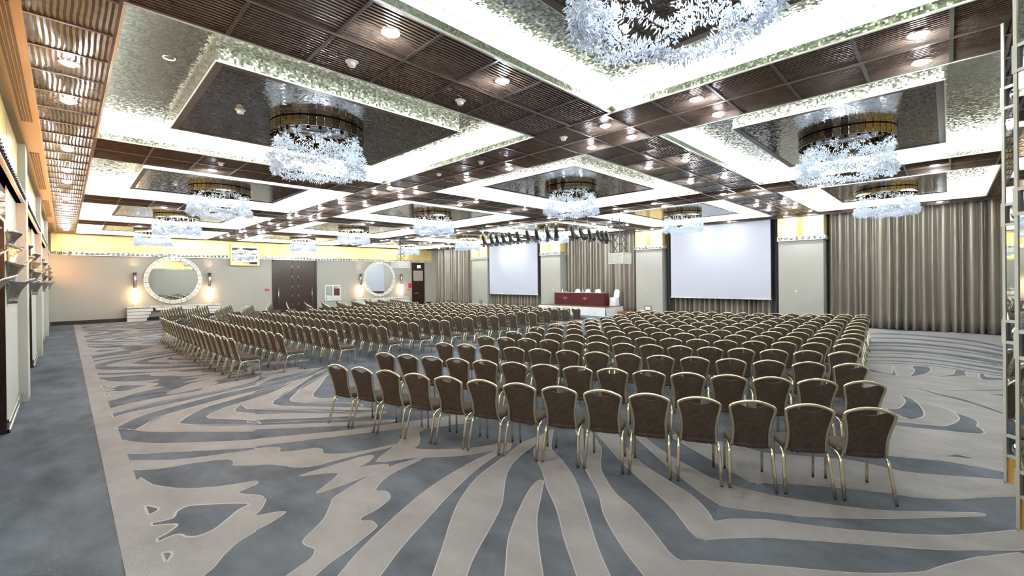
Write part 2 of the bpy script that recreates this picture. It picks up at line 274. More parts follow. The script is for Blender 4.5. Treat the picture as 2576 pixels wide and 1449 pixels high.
RHOLES=[[(14.31,0.59),(14.43,0.37),(13.96,0.3),(13.33,0.37),(12.76,0.6),(13.58,0.56),(14.11,0.63)],
[(14.31,-0.1),(14.51,-0.29),(14.02,-0.25),(13.71,-0.27),(13.37,-0.05),(13.05,0.24),(13.63,-0.05)],
[(14.23,-0.48),(14.3,-0.56),(13.78,-0.57),(13.82,-0.82),(13.78,-0.99),(13.56,-0.81),(13.39,-0.48)],
[(10.69,0.63),(10.45,0.46),(9.92,0.33),(9.39,0.28),(9.1,0.35),(9,0.45),(9.4,0.74),(9.59,0.6),(10.03,0.55),(10.35,0.56)],
[(10.37,0.27),(10.12,0.03),(9.87,-0.09),(9.68,-0.24),(9.48,-0.3),(9.22,-0.28),(9.1,-0.32),(8.81,-0.31),(8.62,0.12),(8.47,0.53),(8.6,0.65),(8.72,0.55),(8.87,0.13),(9,0.02),(9.34,-0.08),(9.61,-0.1),(9.96,-0.03),(10.21,0.14)],
[(14.04,0.98),(13.04,0.85),(12.7,0.84),(12.78,1.13),(12.91,1.3),(13.2,1.31),(12.84,0.92)],
[(11.73,0.61),(11.31,0.16),(11.02,-0.22),(10.39,-0.62),(10.19,-0.73),(10.05,-0.72),(10.21,-0.61),(10.81,-0.21),(11.2,0.22)],
[(11.72,0.05),(12.49,-0.74),(12.61,-0.9),(12.49,-0.89),(11.77,-0.1)],
[(11.73,-0.46),(12.15,-0.87),(11.81,-0.84),(11.67,-0.7),(11.78,-0.63)],
[(20.95,2.42),(21.84,1.35),(21.63,0.29),(20.97,-0.65),(19.34,-1.39),(18.74,-1.34),(20.43,-0.63),(21.16,0.28),(21.33,1.32),(20.67,2.39)],
[(19.56,2.26),(20.4,1.27),(20.28,0.27),(19.7,-0.61),(18.41,-1.32),(17.84,-1.28),(19.22,-0.6),(19.87,0.27),(19.96,1.24),(19.32,2.23)],
[(18.32,2.12),(19.11,1.19),(19.06,0.26),(18.55,-0.57),(17.52,-1.26),(16.73,-1.2),(17.89,-0.55),(18.49,0.25),(18.51,1.15),(17.97,2.08)],
[(17.42,2.01),(18.18,1.13),(18.17,0.24),(17.69,-0.55),(16.85,-1.21),(16.45,-1.18),(17.37,-0.54),(17.89,0.24),(17.88,1.11),(17.25,1.99)],
[(16.49,1.91),(17.21,1.07),(17.25,0.23),(16.82,-0.52),(16.15,-1.16),(15.38,-1.1),(16.19,-0.5),(16.7,0.23),(16.64,1.04),(16.17,1.87)],
[(15.66,1.81),(16.35,1.02),(16.42,0.22),(16.02,-0.49),(15.51,-1.11),(15.22,-1.09),(15.79,-0.49),(16.22,0.22),(16.15,1),(15.54,1.8)],
[(14.99,1.74),(15.66,0.97),(15.76,0.21),(15.4,-0.48),(14.99,-1.07),(14.57,-1.04),(15.06,-0.46),(15.47,0.21),(15.36,0.96),(14.83,1.72)],
[(14.3,1.66),(14.94,0.93),(15.06,0.2),(14.73,-0.45),(14.44,-1.03),(14.15,-1.01),(14.49,-0.45),(14.86,0.2),(14.74,0.92),(14.19,1.64)],
[(13.9,1.61),(14.52,0.9),(14.65,0.2),(14.33,-0.44),(14.11,-1.01),(13.9,-0.99),(14.17,-0.44),(14.51,0.2),(14.38,0.9),(13.82,1.6)]]
# ------------------------------------------------------------------ camera
F_PX, YAW, PITCH, ROLL, PPY = 1111.3, .79129, -.00321, -.01050, 704.74
Fv = Vector((math.sin(YAW) * math.cos(PITCH), math.cos(YAW) * math.cos(PITCH), math.sin(PITCH)))
R0 = Vector((math.cos(YAW), -math.sin(YAW), 0)); U0 = R0.cross(Fv)
Rv = R0 * math.cos(ROLL) + U0 * math.sin(ROLL); Uv = U0 * math.cos(ROLL) - R0 * math.sin(ROLL)
cam = bpy.data.cameras.new('camera'); cam.sensor_width = 36; cam.lens = 36 * F_PX / 2576
cam.shift_y = -(724.5 - PPY) / 2576; cam.clip_start = .05; cam.clip_end = 200
co = bpy.data.objects.new('camera', cam); COL.objects.link(co)
mw = Matrix.Identity(4)
for i in range(3): mw[i][0] = Rv[i]; mw[i][1] = Uv[i]; mw[i][2] = -Fv[i]
mw[2][3] = 2.2
co.matrix_world = mw; scn.camera = co
def lamp(kind, name, loc, power, col=(1, 1, 1), size=.1, parent=None, spot=None, rot=None):
    l = bpy.data.lights.new(name, kind); l.energy = power; l.color = col
    if kind in ('POINT', 'SPOT'): l.shadow_soft_size = size
    l.cycles.use_multiple_importance_sampling = False
    if kind == 'SPOT': l.spot_size = spot; l.spot_blend = .7
    o = bpy.data.objects.new(name, l); COL.objects.link(o); o.location = loc
    if rot: o.rotation_euler = rot
    if parent: o.parent = parent
    return o

# ------------------------------------------------------------------ floor with the woven pattern
fl = MB()
fl.add([(-1.2, -1.7, 0), (24.2, -1.7, 0), (24.2, 33.4, 0), (-1.2, 33.4, 0)], [(0, 1, 2, 3)], 0)
def zone(poly, z, mi, dx=0, dy=0, edge=True, clip=None, fx=1, cx=0, k=3, ze=None):
    pts = catmull([(cx + (x - cx) * fx + dx, y + dy) for x, y in poly], k)
    if clip: pts = [(min(max(x, clip[0]), clip[1]), min(max(y, clip[2]), clip[3])) for x, y in pts]
    q = [pts[0]]
    for p_ in pts[1:]:
        if (p_[0] - q[-1][0]) ** 2 + (p_[1] - q[-1][1]) ** 2 > 1e-6: q.append(p_)
    pts = q
    if len(pts) < 4: return
    r_ = delaunay_2d_cdt([Vector(p_) for p_ in pts], [], [list(range(len(pts)))], 1, 1e-4)
    fl.add([(a_.x, a_.y, z) for a_ in r_[0]], [tuple(t_) for t_ in r_[2]], mi)
    v = [Vector((x, y, z)) for x, y in pts]
    if edge:
        n = len(v); zz = ze if ze else z + .0003; inn = []; out = []
        for i in range(n):
            t = v[(i + 1) % n] - v[i - 1]; t.z = 0
            if t.length < 1e-6: t = Vector((1, 0, 0))
            t.normalize(); nn = Vector((-t.y, t.x, 0)) * .011
            inn.append(v[i] + nn); out.append(v[i] - nn)
        for w in inn + out: w.z = zz
        fl.add(inn + out, [(i, (i + 1) % n, n + (i + 1) % n, n + i) for i in range(n)], 2)
BB = (.53, 22.6, -1.65, 33.0)
PX, PY = 7.55, 7.28
for i in range(3):
    for j in range(-1, 5):
        cl = BB
        if (i, j) != (0, 0): cl = (max(.53, .53 + i * PX), min(22.6, .53 + (i + 1) * PX), max(-1.65, 3.9 + j * PY), min(33.0, 3.9 + (j + 1) * PY))
        if i == 1 and j <= 0: continue
        if i == 0 and j == -1: continue
        up = .0012 if (i, j) == (0, 0) else 0.
        for q_, P_ in enumerate(BEIGE): zone(P_, .0016 + .00004 * q_ + up, 1, i * PX, j * PY, i == 0, cl, ze=.0010 + .00001 * q_ + up / 4)
        for q_, P_ in enumerate(HOLES): zone(P_, .0042 + .00004 * q_, 0, i * PX, j * PY, i == 0, cl)
for P_ in RBEIGE: zone(P_, .0050, 1, k=2, ze=.0047)
for q_, P_ in enumerate(RHOLES): zone(P_, .0056 + .00004 * q_, 0, clip=(7, 22.6, -1.65, 9))
fl.add([(.30, -1.65, .0022), (.54, -1.65, .0022), (.54, 33.0, .0022), (.30, 33.0, .0022)], [(0, 1, 2, 3)], 1)
fl.build('floor', [M['carpet'], M['beige'], M['line']], **STRUCT)

# ------------------------------------------------------------------ ceiling grid
XC = [(.42, 6.11), (7.72, 13.96), (15.72, 21.70)]
YC = [(-.91, 3.78), (5.44, 10.85), (12.65, 17.96), (19.80, 25.28), (27.10, 32.31)]
ce = MB(); RW, RB, RJ, RT, RS = 0, 1, 2, 3, 4
def panel(x0, x1, y0, y1, along):
    """one ribbed panel: slats run along x or y with a slight belly"""
    g = .017; x0 += g; x1 -= g; y0 += g; y1 -= g; lft = x0 < .3 and along == 'y'; n = 14 if lft else 15; L = 4; ph = random.uniform(-1, 1)
    vs = []; pr = []
    if lft: pr = [(i / (2 * n), .011 if i % 2 else 0) for i in range(2 * n + 1)]
    else:
        for i in range(n): pr += [((i + .0) / n, 0.), ((i + .70) / n, .007), ((i + .73) / n, .03), ((i + .97) / n, .03)]
        pr.append((1., 0.))
    for a, dz in pr:
        for j in range(L + 1):
            b = j / L; z_ = H + .006 + dz + .005 * math.sin(PI * b) * ph
            ww = a + .010 * math.sin(2 * PI * b + ph * 3) * math.sin(PI * a)
            if along == 'y': vs.append((x0 + (x1 - x0) * ww, y0 + (y1 - y0) * b, z_))
            else: vs.append((x0 + (x1 - x0) * b, y0 + (y1 - y0) * ww, z_))
    fs = [(i * (L + 1) + j, (i + 1) * (L + 1) + j, (i + 1) * (L + 1) + j + 1, i * (L + 1) + j + 1) for i in range(len(pr) - 1) for j in range(L)]
    ce.add(vs, fs, RW)
def strip(x0, x1, y0, y1, along, cols, n):
    ce.add([(x0, y0, H + .045), (x1, y0, H + .045), (x1, y1, H + .045), (x0, y1, H + .045)], [(0, 1, 2, 3)], RB)
    for c in range(cols):
        for k in range(n):
            if along == 'y':
                w = (x1 - x0) / cols; l = (y1 - y0) / n
                panel(x0 + c * w, x0 + (c + 1) * w, y0 + k * l, y0 + (k + 1) * l, 'y')
            else:
                w = (y1 - y0) / cols; l = (x1 - x0) / n
                panel(x0 + k * l, x0 + (k + 1) * l, y0 + c * w, y0 + (c + 1) * w, 'x')
    # rails
    r = .018
    for k in range(n + 1):
        if along == 'y':
            y = y0 + (y1 - y0) * k / n; ce.box(x0, x1, y - r, y + r, H, H + .03, RB)
        else:
            x = x0 + (x1 - x0) * k / n; ce.box(x - r, x + r, y0, y1, H, H + .03, RB)
    for e in (0, 1):
        if along == 'y':
            x = (x0, x1)[e]; ce.box(x - r, x + r, y0, y1, H - .001, H + .03, RB)
        else:
            y = (y0, y1)[e]; ce.box(x0, x1, y - r, y + r, H - .001, H + .03, RB)
    if cols == 2:
        if along == 'y':
            x = (x0 + x1) / 2; ce.box(x - .03, x + .03, y0, y1, H - .002, H + .03, RB); ce.box(x - .010, x + .010, y0, y1, H - .006, H, RJ)
        else:
            y = (y0 + y1) / 2; ce.box(x0, x1, y - .03, y + .03, H - .002, H + .03, RB); ce.box(x0, x1, y - .010, y + .010, H - .006, H, RJ)
Y0, Y1 = -1.62, YA
for (a, b, c) in ((-.28, .40, 1), (6.13, 7.70, 2), (13.98, 15.70, 2), (21.72, 22.75, 1)):
    n = round((Y1 - Y0) / .79); strip(a, b, Y0, Y1, 'y', c, n)
gaps = [(Y0, YC[0][0] - .02, 1)] + [(YC[i][1] + .02, YC[i + 1][0] - .02, 2) for i in range(4)] + [(YC[4][1] + .02, YA, 1)]
for (x0, x1) in XC:
    for (y0, y1, c) in gaps: strip(x0, x1, y0, y1, 'x', c, round((x1 - x0) / .81))
# side margin along the left wall with its honey-coloured trim
ce.box(-.62, -.28, Y0, YA, H - .004, H + .1, RT)
# roof slab closing everything above
ce.box(-1.3, 24.3, -1.8, 33.5, 5.32, 5.4, RS)
# pocket edge in front of the curtains
ce.box(22.75, 22.79, Y0, YA, H - .02, 5.15, RB)
ce.build('ceiling', [M['wood'], M['beam'], M['brass'], M['woodtrim'], M['white']], **STRUCT)

# coffers: recess, light cove, hanging mirror slab
slabs = {}
colname = ['left', 'middle', 'right']; rown = ['nearest', 'second', 'third', 'fourth', 'farthest']
for i, (x0, x1) in enumerate(XC):
    for j, (y0, y1) in enumerate(YC):
        root = empty('ceiling_coffer', ((x0 + x1) / 2, (y0 + y1) / 2, H), **STRUCT)
        hx, hy = (x1 - x0) / 2, (y1 - y0) / 2
        m = MB(); o = .10; zt = .31; f = .11
        m.add([(-hx - o, -hy - o, zt), (hx + o, -hy - o, zt), (hx + o, hy + o, zt), (-hx - o, hy + o, zt)], [(0, 1, 2, 3)], 0)
        def wall4(hx_, hy_, z0, z1, mi, mm):
            c = [(-hx_, -hy_), (hx_, -hy_), (hx_, hy_), (-hx_, hy_)]
            for a in range(4):
                p_, q_ = c[a], c[(a + 1) % 4]
                mm.add([(*p_, z0), (*q_, z0), (*q_, z1), (*p_, z1)], [(0, 1, 2, 3)], mi)
        wall4(hx, hy, .012, f, 1, m)
        wall4(hx + .02, hy + .02, .0, f, 1, m)
        for (a, b, c_, d) in ((-hx - o, hx + o, -hy - o, -hy), (-hx - o, hx + o, hy, hy + o), (-hx - o, -hx, -hy, hy), (hx, hx + o, -hy, hy)):
            m.add([(a, c_, f), (b, c_, f), (b, d, f), (a, d, f)], [(0, 1, 2, 3)], 2)
        t = .012
        for (a, b, c_, d) in ((-hx - t, hx + t, -hy - t, -hy + t), (-hx - t, hx + t, hy - t, hy + t), (-hx - t, -hx + t, -hy, hy), (hx - t, hx + t, -hy, hy)):
            m.box(a, b, c_, d, -.008, .012, 2)
        m.build('recess', [M['mosaic'], M['fascia'], M['white']], root)
        m = MB(); wall4(hx + o - .002, hy + o - .002, f + .012, zt - .012, 0, m); m.build('light_cove', M['cove'], root)
        ix = .93 if i != 1 else 1.03; iy = .94 if j == 0 else 1.02
        sx, sy = hx - ix, hy - iy; s = MB(); zb, zq = .14, .312
        wall4(sx, sy, zb, zq, 0, s)
        s.add([(-sx, -sy, zb), (sx, -sy, zb), (sx, sy, zb), (-sx, sy, zb)], [(0, 1, 2, 3)], 1)
        w = .09
        for (a, b, c_, d) in ((-sx, sx, -sy, -sy + w), (-sx, sx, sy - w, sy), (-sx, -sx + w, -sy + w, sy - w), (sx - w, sx, -sy + w, sy - w)):
            s.box(a, b, c_, d, zb - .012, zb + .001, 2)
        for (a, b, c_, d) in ((-sx - .012, sx + .012, -sy - .012, -sy), (-sx - .012, sx + .012, sy, sy + .012), (-sx - .012, -sx, -sy, sy), (sx, sx + .012, -sy, sy)):
            s.box(a, b, c_, d, zb - .012, zb + .006, 3)
        s.build('mirror_slab', [M['mosaic'], M['dmosaic'], M['beam'], M['white']], root)
# ------------------------------------------------------------------ walls
def frieze(m, p0, p1, nrm, z0, z1, d, cell=.21, mi=0, mb=1, ms=2):
    """band of white-framed cells, each with a chrome half ball, from p0 to p1 (2-D) facing nrm"""
    a = Vector((*p0, 0)); b = Vector((*p1, 0)); L = (b - a).length; t = (b - a) / L; nv = Vector((*nrm, 0)); n = max(1, round(L / cell)); w = L / n
    def P(s_, h, k): q = a + t * s_ + nv * k; return (q.x, q.y, h)
    def bx(s0, s1, h0, h1, k0, k1, mm):
        vs = [P(s_, h, k) for h in (h0, h1) for k in (k0, k1) for s_ in (s0, s1)]
        m.add(vs, [(0, 2, 3, 1), (4, 5, 7, 6), (0, 1, 5, 4), (2, 6, 7, 3), (0, 4, 6, 2), (1, 3, 7, 5)], mm)
    bx(0, L, z0, z0 + .022, 0, d + .01, mi); bx(0, L, z1 - .018, z1, 0, d, mi); bx(0, L, z0, z1, 0, d - .035, ms)
    for i in range(n + 1): bx(max(0, i * w - .012), min(L, i * w + .012), z0, z1, 0, d, mi)
    R = min(w, z1 - z0) * .36
    for i in range(n):
        c = a + t * (i + .5) * w; vs = []; fs = []; K = 8; J = 3
        for j in range(J + 1):
            ph = PI / 2 * j / J; r = R * math.cos(ph); h = R * math.sin(ph)
            for k in range(K):
                th = 2 * PI * k / K; q = c + t * (r * math.cos(th)) + nv * (d - .035 + h); vs.append((q.x, q.y, (z0 + z1) / 2 + r * math.sin(th)))
        for j in range(J):
            for k in range(K): fs.append((j * K + k, j * K + (k + 1) % K, (j + 1) * K + (k + 1) % K, (j + 1) * K + k))
        m.add(vs, fs, mb, True)
# far wall (mirrors, double door)
w = MB(); w.box(-.62, 24.2, YA, YA + .12, 0, 5.3, 0); w.build('wall_back', M['paint'], **STRUCT)
g = MB(); g.box(-.5, 23.4, YA - .05, YA, 3.90, H + .02, 0)
for k in range(1, 20): g.box(-.5 + k * 1.19, -.5 + k * 1.19 + .008, YA - .052, YA - .04, 3.90, H, 1)
g.build('wall_back_gold_panel', [M['gold'], M['goldseam']], **STRUCT)
g = MB(); frieze(g, (-.5, YA), (23.4, YA), (0, -1), 3.69, 3.90, .09); g.build('trim_1', [M['lacquer'], M['chrome'], M['mirror']], **STRUCT)
b = MB()
for (x0, x1) in ((-.55, 10.0), (13.2, 21.1), (22.5, 23.4)):
    b.box(x0, x1, YA - .03, YA, 0, .20, 0); b.box(x0, x1, YA - .045, YA, 0, .05, 0)
b.build('baseboard_back', M['ebony'], **STRUCT)
# stage wall
w = MB(); w.box(24.1, 24.25, -1.7, YA + .1, 0, 5.3, 0); w.build('wall_right', M['paint'], **STRUCT)
w = MB(); w.box(22.79, 24.1, Y0, YA, 5.2, 5.3, 0); w.build('ceiling_pocket', M['matteblack'], **STRUCT)
PIL = [(25.32, 27.12, 'first'), (18.16, 19.86, 'second'), (11.10, 12.68, 'third'), (3.82, 5.52, 'fourth')]
for i, (y0, y1, nm) in enumerate(PIL):
    m = MB(); m.box(XB, 24.1, y0, y1, 0, 3.76, 0)
    m.box(XB - .015, 24.1, y0 - .01, y1 + .01, 0, .12, 3)
    gz = H + .3
    m.box(XB - .02, 24.1, y0 - .02, y1 + .02, 3.94, gz, 1)
    ym = (y0 + y1) / 2; m.box(XB - .022, XB, ym - .1, ym + .12, 3.94, H, 2)
    m.build('wall_right_pillar', [M['paint'], M['gold'], M['goldseam'], M['ebony']], **STRUCT)
    m = MB(); frieze(m, (XB - .01, y0 - .03), (XB - .01, y1 + .03), (-1, 0), 3.76, 3.95, .08); frieze(m, (XB - .05, y0 - .01), (24, y0 - .01), (0, -1), 3.76, 3.95, .06)
    m.build('trim_%d' % (2 + i), [M['lacquer'], M['chrome'], M['mirror']], **STRUCT)
w = MB(); w.box(XB + .35, 24.1, 32.75, YA, 0, H + .3, 0); w.build('wall_right_return', M['paint'], **STRUCT)
# near wall behind and beside the photographer
w = MB(); w.box(-1.3, 24.2, -1.8, -1.64, 0, 5.3, 0); w.build('wall_front', M['paint'], **STRUCT)
g = MB(); g.box(-.5, 24, -1.64, -1.60, 3.90, H + .02, 0)
for k in range(1, 20): g.box(-.5 + k * 1.19, -.492 + k * 1.19, -1.61, -1.598, 3.90, H, 1)
g.build('wall_front_gold_panel', [M['gold'], M['goldseam']], **STRUCT)
g = MB(); frieze(g, (23.4, -1.64), (-.5, -1.64), (0, 1), 3.69, 3.90, .09); g.build('trim_8', [M['lacquer'], M['chrome'], M['mirror']], **STRUCT)
# left wall with its door recesses and shallow pillars
XL = -.62
doors = [(-.2, 2.6), (7.0, 9.88), (14.2, 17.12), (21.45, 24.36), (28.7, 31.6)]
w = MB(); yy = -1.64
for (a, b_) in doors:
    w.box(XL - .5, XL, yy, a, 0, H + .4, 0); w.box(XL - .5, XL, a, b_, 3.16, H + .4, 0); yy = b_
w.box(XL - .5, XL, yy, YA, 0, H + .4, 0)
for (a, b_) in ((5.0, 5.65), (12.26, 12.9), (19.52, 20.15), (26.75, 27.35)): w.box(XL, -.50, a, b_, 0, H, 0)
w.build('wall_left', M['paint2'], **STRUCT)
bays = [(-1.6, 5.0), (5.65, 12.26), (12.9, 19.52), (20.15, 26.75), (27.35, YA)]
g = MB(); f_ = MB(); s_ = MB(); bb = MB()
for k, (a, b_) in enumerate(bays):
    g.box(XL, XL + .02, a, b_, 3.90, H, 0)
    n = 6
    for q in range(1, n): yq = a + (b_ - a) * q / n; g.box(XL, XL + .022, yq - .004, yq + .004, 3.9, H, 1)
    frieze(f_, (XL, a), (XL, b_), (1, 0), 3.70, 3.90, .10, .2)
for (a, b_) in doors:
    s_.box(XL, XL + .012, a - .05, b_ + .05, 3.16, 3.69, 0)
for (a, b_) in ((2.6, 5.0), (5.65, 7.0), (9.88, 12.26), (12.9, 14.2), (17.12, 19.52), (20.15, 21.45), (24.36, 26.75), (27.35, 28.7), (31.6, YA)):
    bb.box(XL, XL + .022, a, b_, 0, .20, 0); bb.box(XL, XL + .034, a, b_, .0, .05, 0); bb.box(XL, XL + .03, a, b_, .15, .17, 0)
g.build('wall_left_gold_panel', [M['gold'], M['goldseam']], **STRUCT)
f_.build('trim_6', [M['lacquer'], M['dchrome'], M['mirror']], **STRUCT)
s_.build('trim_7', M['smoke'], **STRUCT)
bb.build('baseboard_left', M['steel'], **STRUCT)
for k, (a, b_) in enumerate(doors):
    d = empty('door_%d' % (k + 1), (XL - .3, (a + b_) / 2, 0), **STRUCT); h = (b_ - a) / 2
    m = MB(); m.box(-.02, .30, h - .05, h, 0, 3.16, 0); m.box(-.02, .30, -h, -h + .05, 0, 3.16, 0); m.box(-.02, .30, -h, h, 3.11, 3.16, 0)
    m.build('frame', M['darkwood'], d)
    for sgn in (-1, 1):
        m = MB(); m.bbox(-.03, .02, *sorted((sgn * .005, sgn * (h - .05))), .01, 3.10, .006, 0); lf = m.build('door_leaf', M['darkwood'], d)
        m = MB(); m.tube([(.07, sgn * .12, .8), (.07, sgn * .12, 1.5)], .014, 8); m.box(.02, .07, sgn * .12 - .008, sgn * .12 + .008, .85, .87); m.box(.02, .07, sgn * .12 - .008, sgn * .12 + .008, 1.43, 1.45)
        m.build('handle', M['steel'], lf)
# air grilles in the left margin of the ceiling
for k, (a, b_, nm) in enumerate(((-1.0, 3.4, 'nearest the camera, above the photographer'), (6.1, 10.5, 'nearest of those in view'), (12.9, 17.75, 'second nearest'), (20.1, 24.9, 'third nearest'), (27.4, 31.9, 'farthest'))):
    if k == 0: continue
    v = empty('air_grille', (-.40, (a + b_) / 2, H - .004), label='long slotted air grille along the left ceiling edge, ' + nm, cat='air vent', group='air grilles along the left wall')
    L = (b_ - a) / 2; m = MB(); m.box(-.075, .075, -L, L, -.004, .0, 0); m.build('frame', M['woodtrim'], v)
    m = MB()
    for q in range(4): m.box(-.066 + q * .034, -.042 + q * .034, -L + .02, L - .02, -.012, -.003, 0)
    m.build('slots', M['matteblack'], v)

# ------------------------------------------------------------------ curtains
def curtain(name, y0, y1, label, x=23.55, zt=5.18, seed=1, amp=.125, mat='curtain', z0=.012):
    rnd = random.Random(seed); L = y1 - y0; nf = int(L / .25); ys = [0]
    for k in range(nf): ys.append(ys[-1] + rnd.uniform(.6, 1.5))
    ys = [v / ys[-1] for v in ys]; am = [amp * rnd.uniform(.5, 1.35) for _ in range(nf + 1)]; dr = [rnd.uniform(-.05, .05) for _ in range(nf + 1)]; dp = [rnd.uniform(-1, 1) for _ in range(nf + 1)]
    m = MB(); S = 8; nz = 12; cols = nf * S
    def f(u, v):
        i = min(int(u * cols + 1e-6) // S, nf - 1); fr = (u * cols - i * S) / S
        z = z0 + (zt - z0) * v
        y = y0 + L * (ys[i] + (ys[i + 1] - ys[i]) * fr)
        s = math.sin(PI * fr) ** 2; a = am[i] * (1.05 - .35 * v)
        yy = y + (dr[i] * (1 - fr) + dr[i + 1] * fr) * math.sin(v * 2.6 + dp[i] * .3) * .6
        xx = x - a * (2 * s - 1) * 1.25 - .02 * math.sin(3 * v + dp[i] * 3)
        if v < .03: xx -= .05 * s; z = z0
        return (xx, min(max(yy, y0), y1), z)
    m.grid(f, cols, nz, 0, True)
    o = m.build(name, M[mat], label=label, cat='curtain', group='taupe satin curtains between the pillars')
    md = o.modifiers.new('thickness', 'SOLIDIFY'); md.thickness = .004
    return o
curtain('curtain', 27.16, 32.7, 'floor-length taupe satin curtain hanging next to the far corner, beyond the leftmost pillar', seed=3)
curtain('curtain', 19.92, 25.26, 'taupe satin curtain mostly hidden behind the smaller projection screen', seed=4, x=23.6)
curtain('curtain', 12.74, 18.10, 'taupe satin curtain hanging behind the stage and the burgundy head table', seed=5)
curtain('curtain', 5.58, 11.04, 'taupe satin curtain mostly hidden behind the larger projection screen', seed=6, x=23.6)
curtain('curtain', -1.55, 3.76, 'wide taupe satin curtain reaching the carpet at the right of the room', seed=8)

# ------------------------------------------------------------------ projection screens
for (y0, y1, z0, nm) in ((20.23, 25.16, 1.06, 'left-hand, more distant white projection screen pulled down in front of a curtain'), (5.86, 10.66, 1.11, 'right-hand, larger white projection screen pulled down in front of a curtain')):
    r = empty('projection_screen', (23.0, (y0 + y1) / 2, 0), label=nm, cat='projection screen', group='projection screens'); h = (y1 - y0) / 2
    m = MB(); m.add([(0, -h, z0 + .02), (0, h, z0 + .02), (0, h, 5.0), (0, -h, 5.0), (.004, -h, z0 + .02), (.004, h, z0 + .02), (.004, h, 5.0), (.004, -h, 5.0)], [(0, 1, 2, 3), (7, 6, 5, 4), (0, 3, 7, 4), (1, 5, 6, 2), (0, 4, 5, 1)], 0)
    m.build('screen_sheet', M['screen'], r)
    m = MB(); m.tube([(0, -h - .03, z0), (0, h + .03, z0)], .022, 8); m.build('bottom_bar', M['white'], r)
    m = MB(); m.bbox(-.09, .09, -h - .12, h + .12, 5.0, 5.16, .02); m.build('roller_case', M['white'], r)
    # dark side drapes beside the sheet
for (a, b_, s, nm) in ((19.90, 20.28, 11, 'narrow black side curtain right of the smaller projection screen'), (5.54, 5.86, 12, 'narrow black side curtain right of the larger projection screen'), (10.75, 11.02, 13, 'narrow black side curtain left of the larger projection screen')):
    curtain('side_curtain', a, b_, nm, x=23.25, seed=s, amp=.05, mat='curtaindark')

# ------------------------------------------------------------------ zigzag mirrored panels on the near wall at the right edge
def mirror_unit(x, y, label):
    r = empty('mirrored_panel', (x - .86 * math.cos(PI / 4), y - .86 * math.sin(PI / 4), 0), rz=PI / 4, label=label, cat='wall panel', group='angled mirrored panels at the right edge')
    # local +x runs along the face away from the room edge, local +y is the face side (towards the room)
    W = .86; T = .05
    m = MB()
    fr = .028
    m.box(0, fr, -T, 0, 0, H); m.box(W - fr, W, -T, 0, 0, H); m.box(0, W, -T - .01, -T, 0, H); m.box(0, W, -T, 0, 0, .025)
    zs = [(.29, .53), (1.47, 1.72), (2.69, 2.93), (3.90, 4.14)]
    for a, b_ in zs:
        m.box(fr, W - fr, -T, .004, a, a + .03); m.box(fr, W - fr, -T, .004, b_ - .03, b_)
        m.box(-.006, .034, -T, .006, a, b_); m.box(W - .034, W + .006, -T, .006, a, b_)
    m.build('frame', M['paint2'], r)
    m = MB(); m.box(fr, W - fr, -T, -.012, .025, .29)
    m.build('veneer_plinth', M['honey'], r)
    pr = [.53, 1.47, 1.72, 2.69, 2.93, 3.90, 4.14, H - .01]
    for k in range(0, 8, 2):
        m = MB(); m.box(fr, W - fr, -T, -.008, pr[k], pr[k + 1]); m.build('mirror_pane', M['mirror'], r)
    for a, b_ in zs:
        m = MB(); zc = (a + b_) / 2; m.box(.034, W - .034, -T, -.02, a + .03, b_ - .03, 1)
        for c in (.17, .43, .69): m.lathe([(.085 * math.cos(q * PI / 12), .085 * math.sin(q * PI / 12)) for q in range(7)], (c, -.02, zc), 20, 0, 'y')
        m.build('ball_ornament', [M['chrome'], M['smoke']], r)
    return r
mirror_unit(6.90, -.40, 'tall mirrored panel with framed chrome balls, the farther one at the right edge')
mirror_unit(5.70, -.40, 'tall mirrored panel with framed chrome balls, cut off by the right edge of the picture')
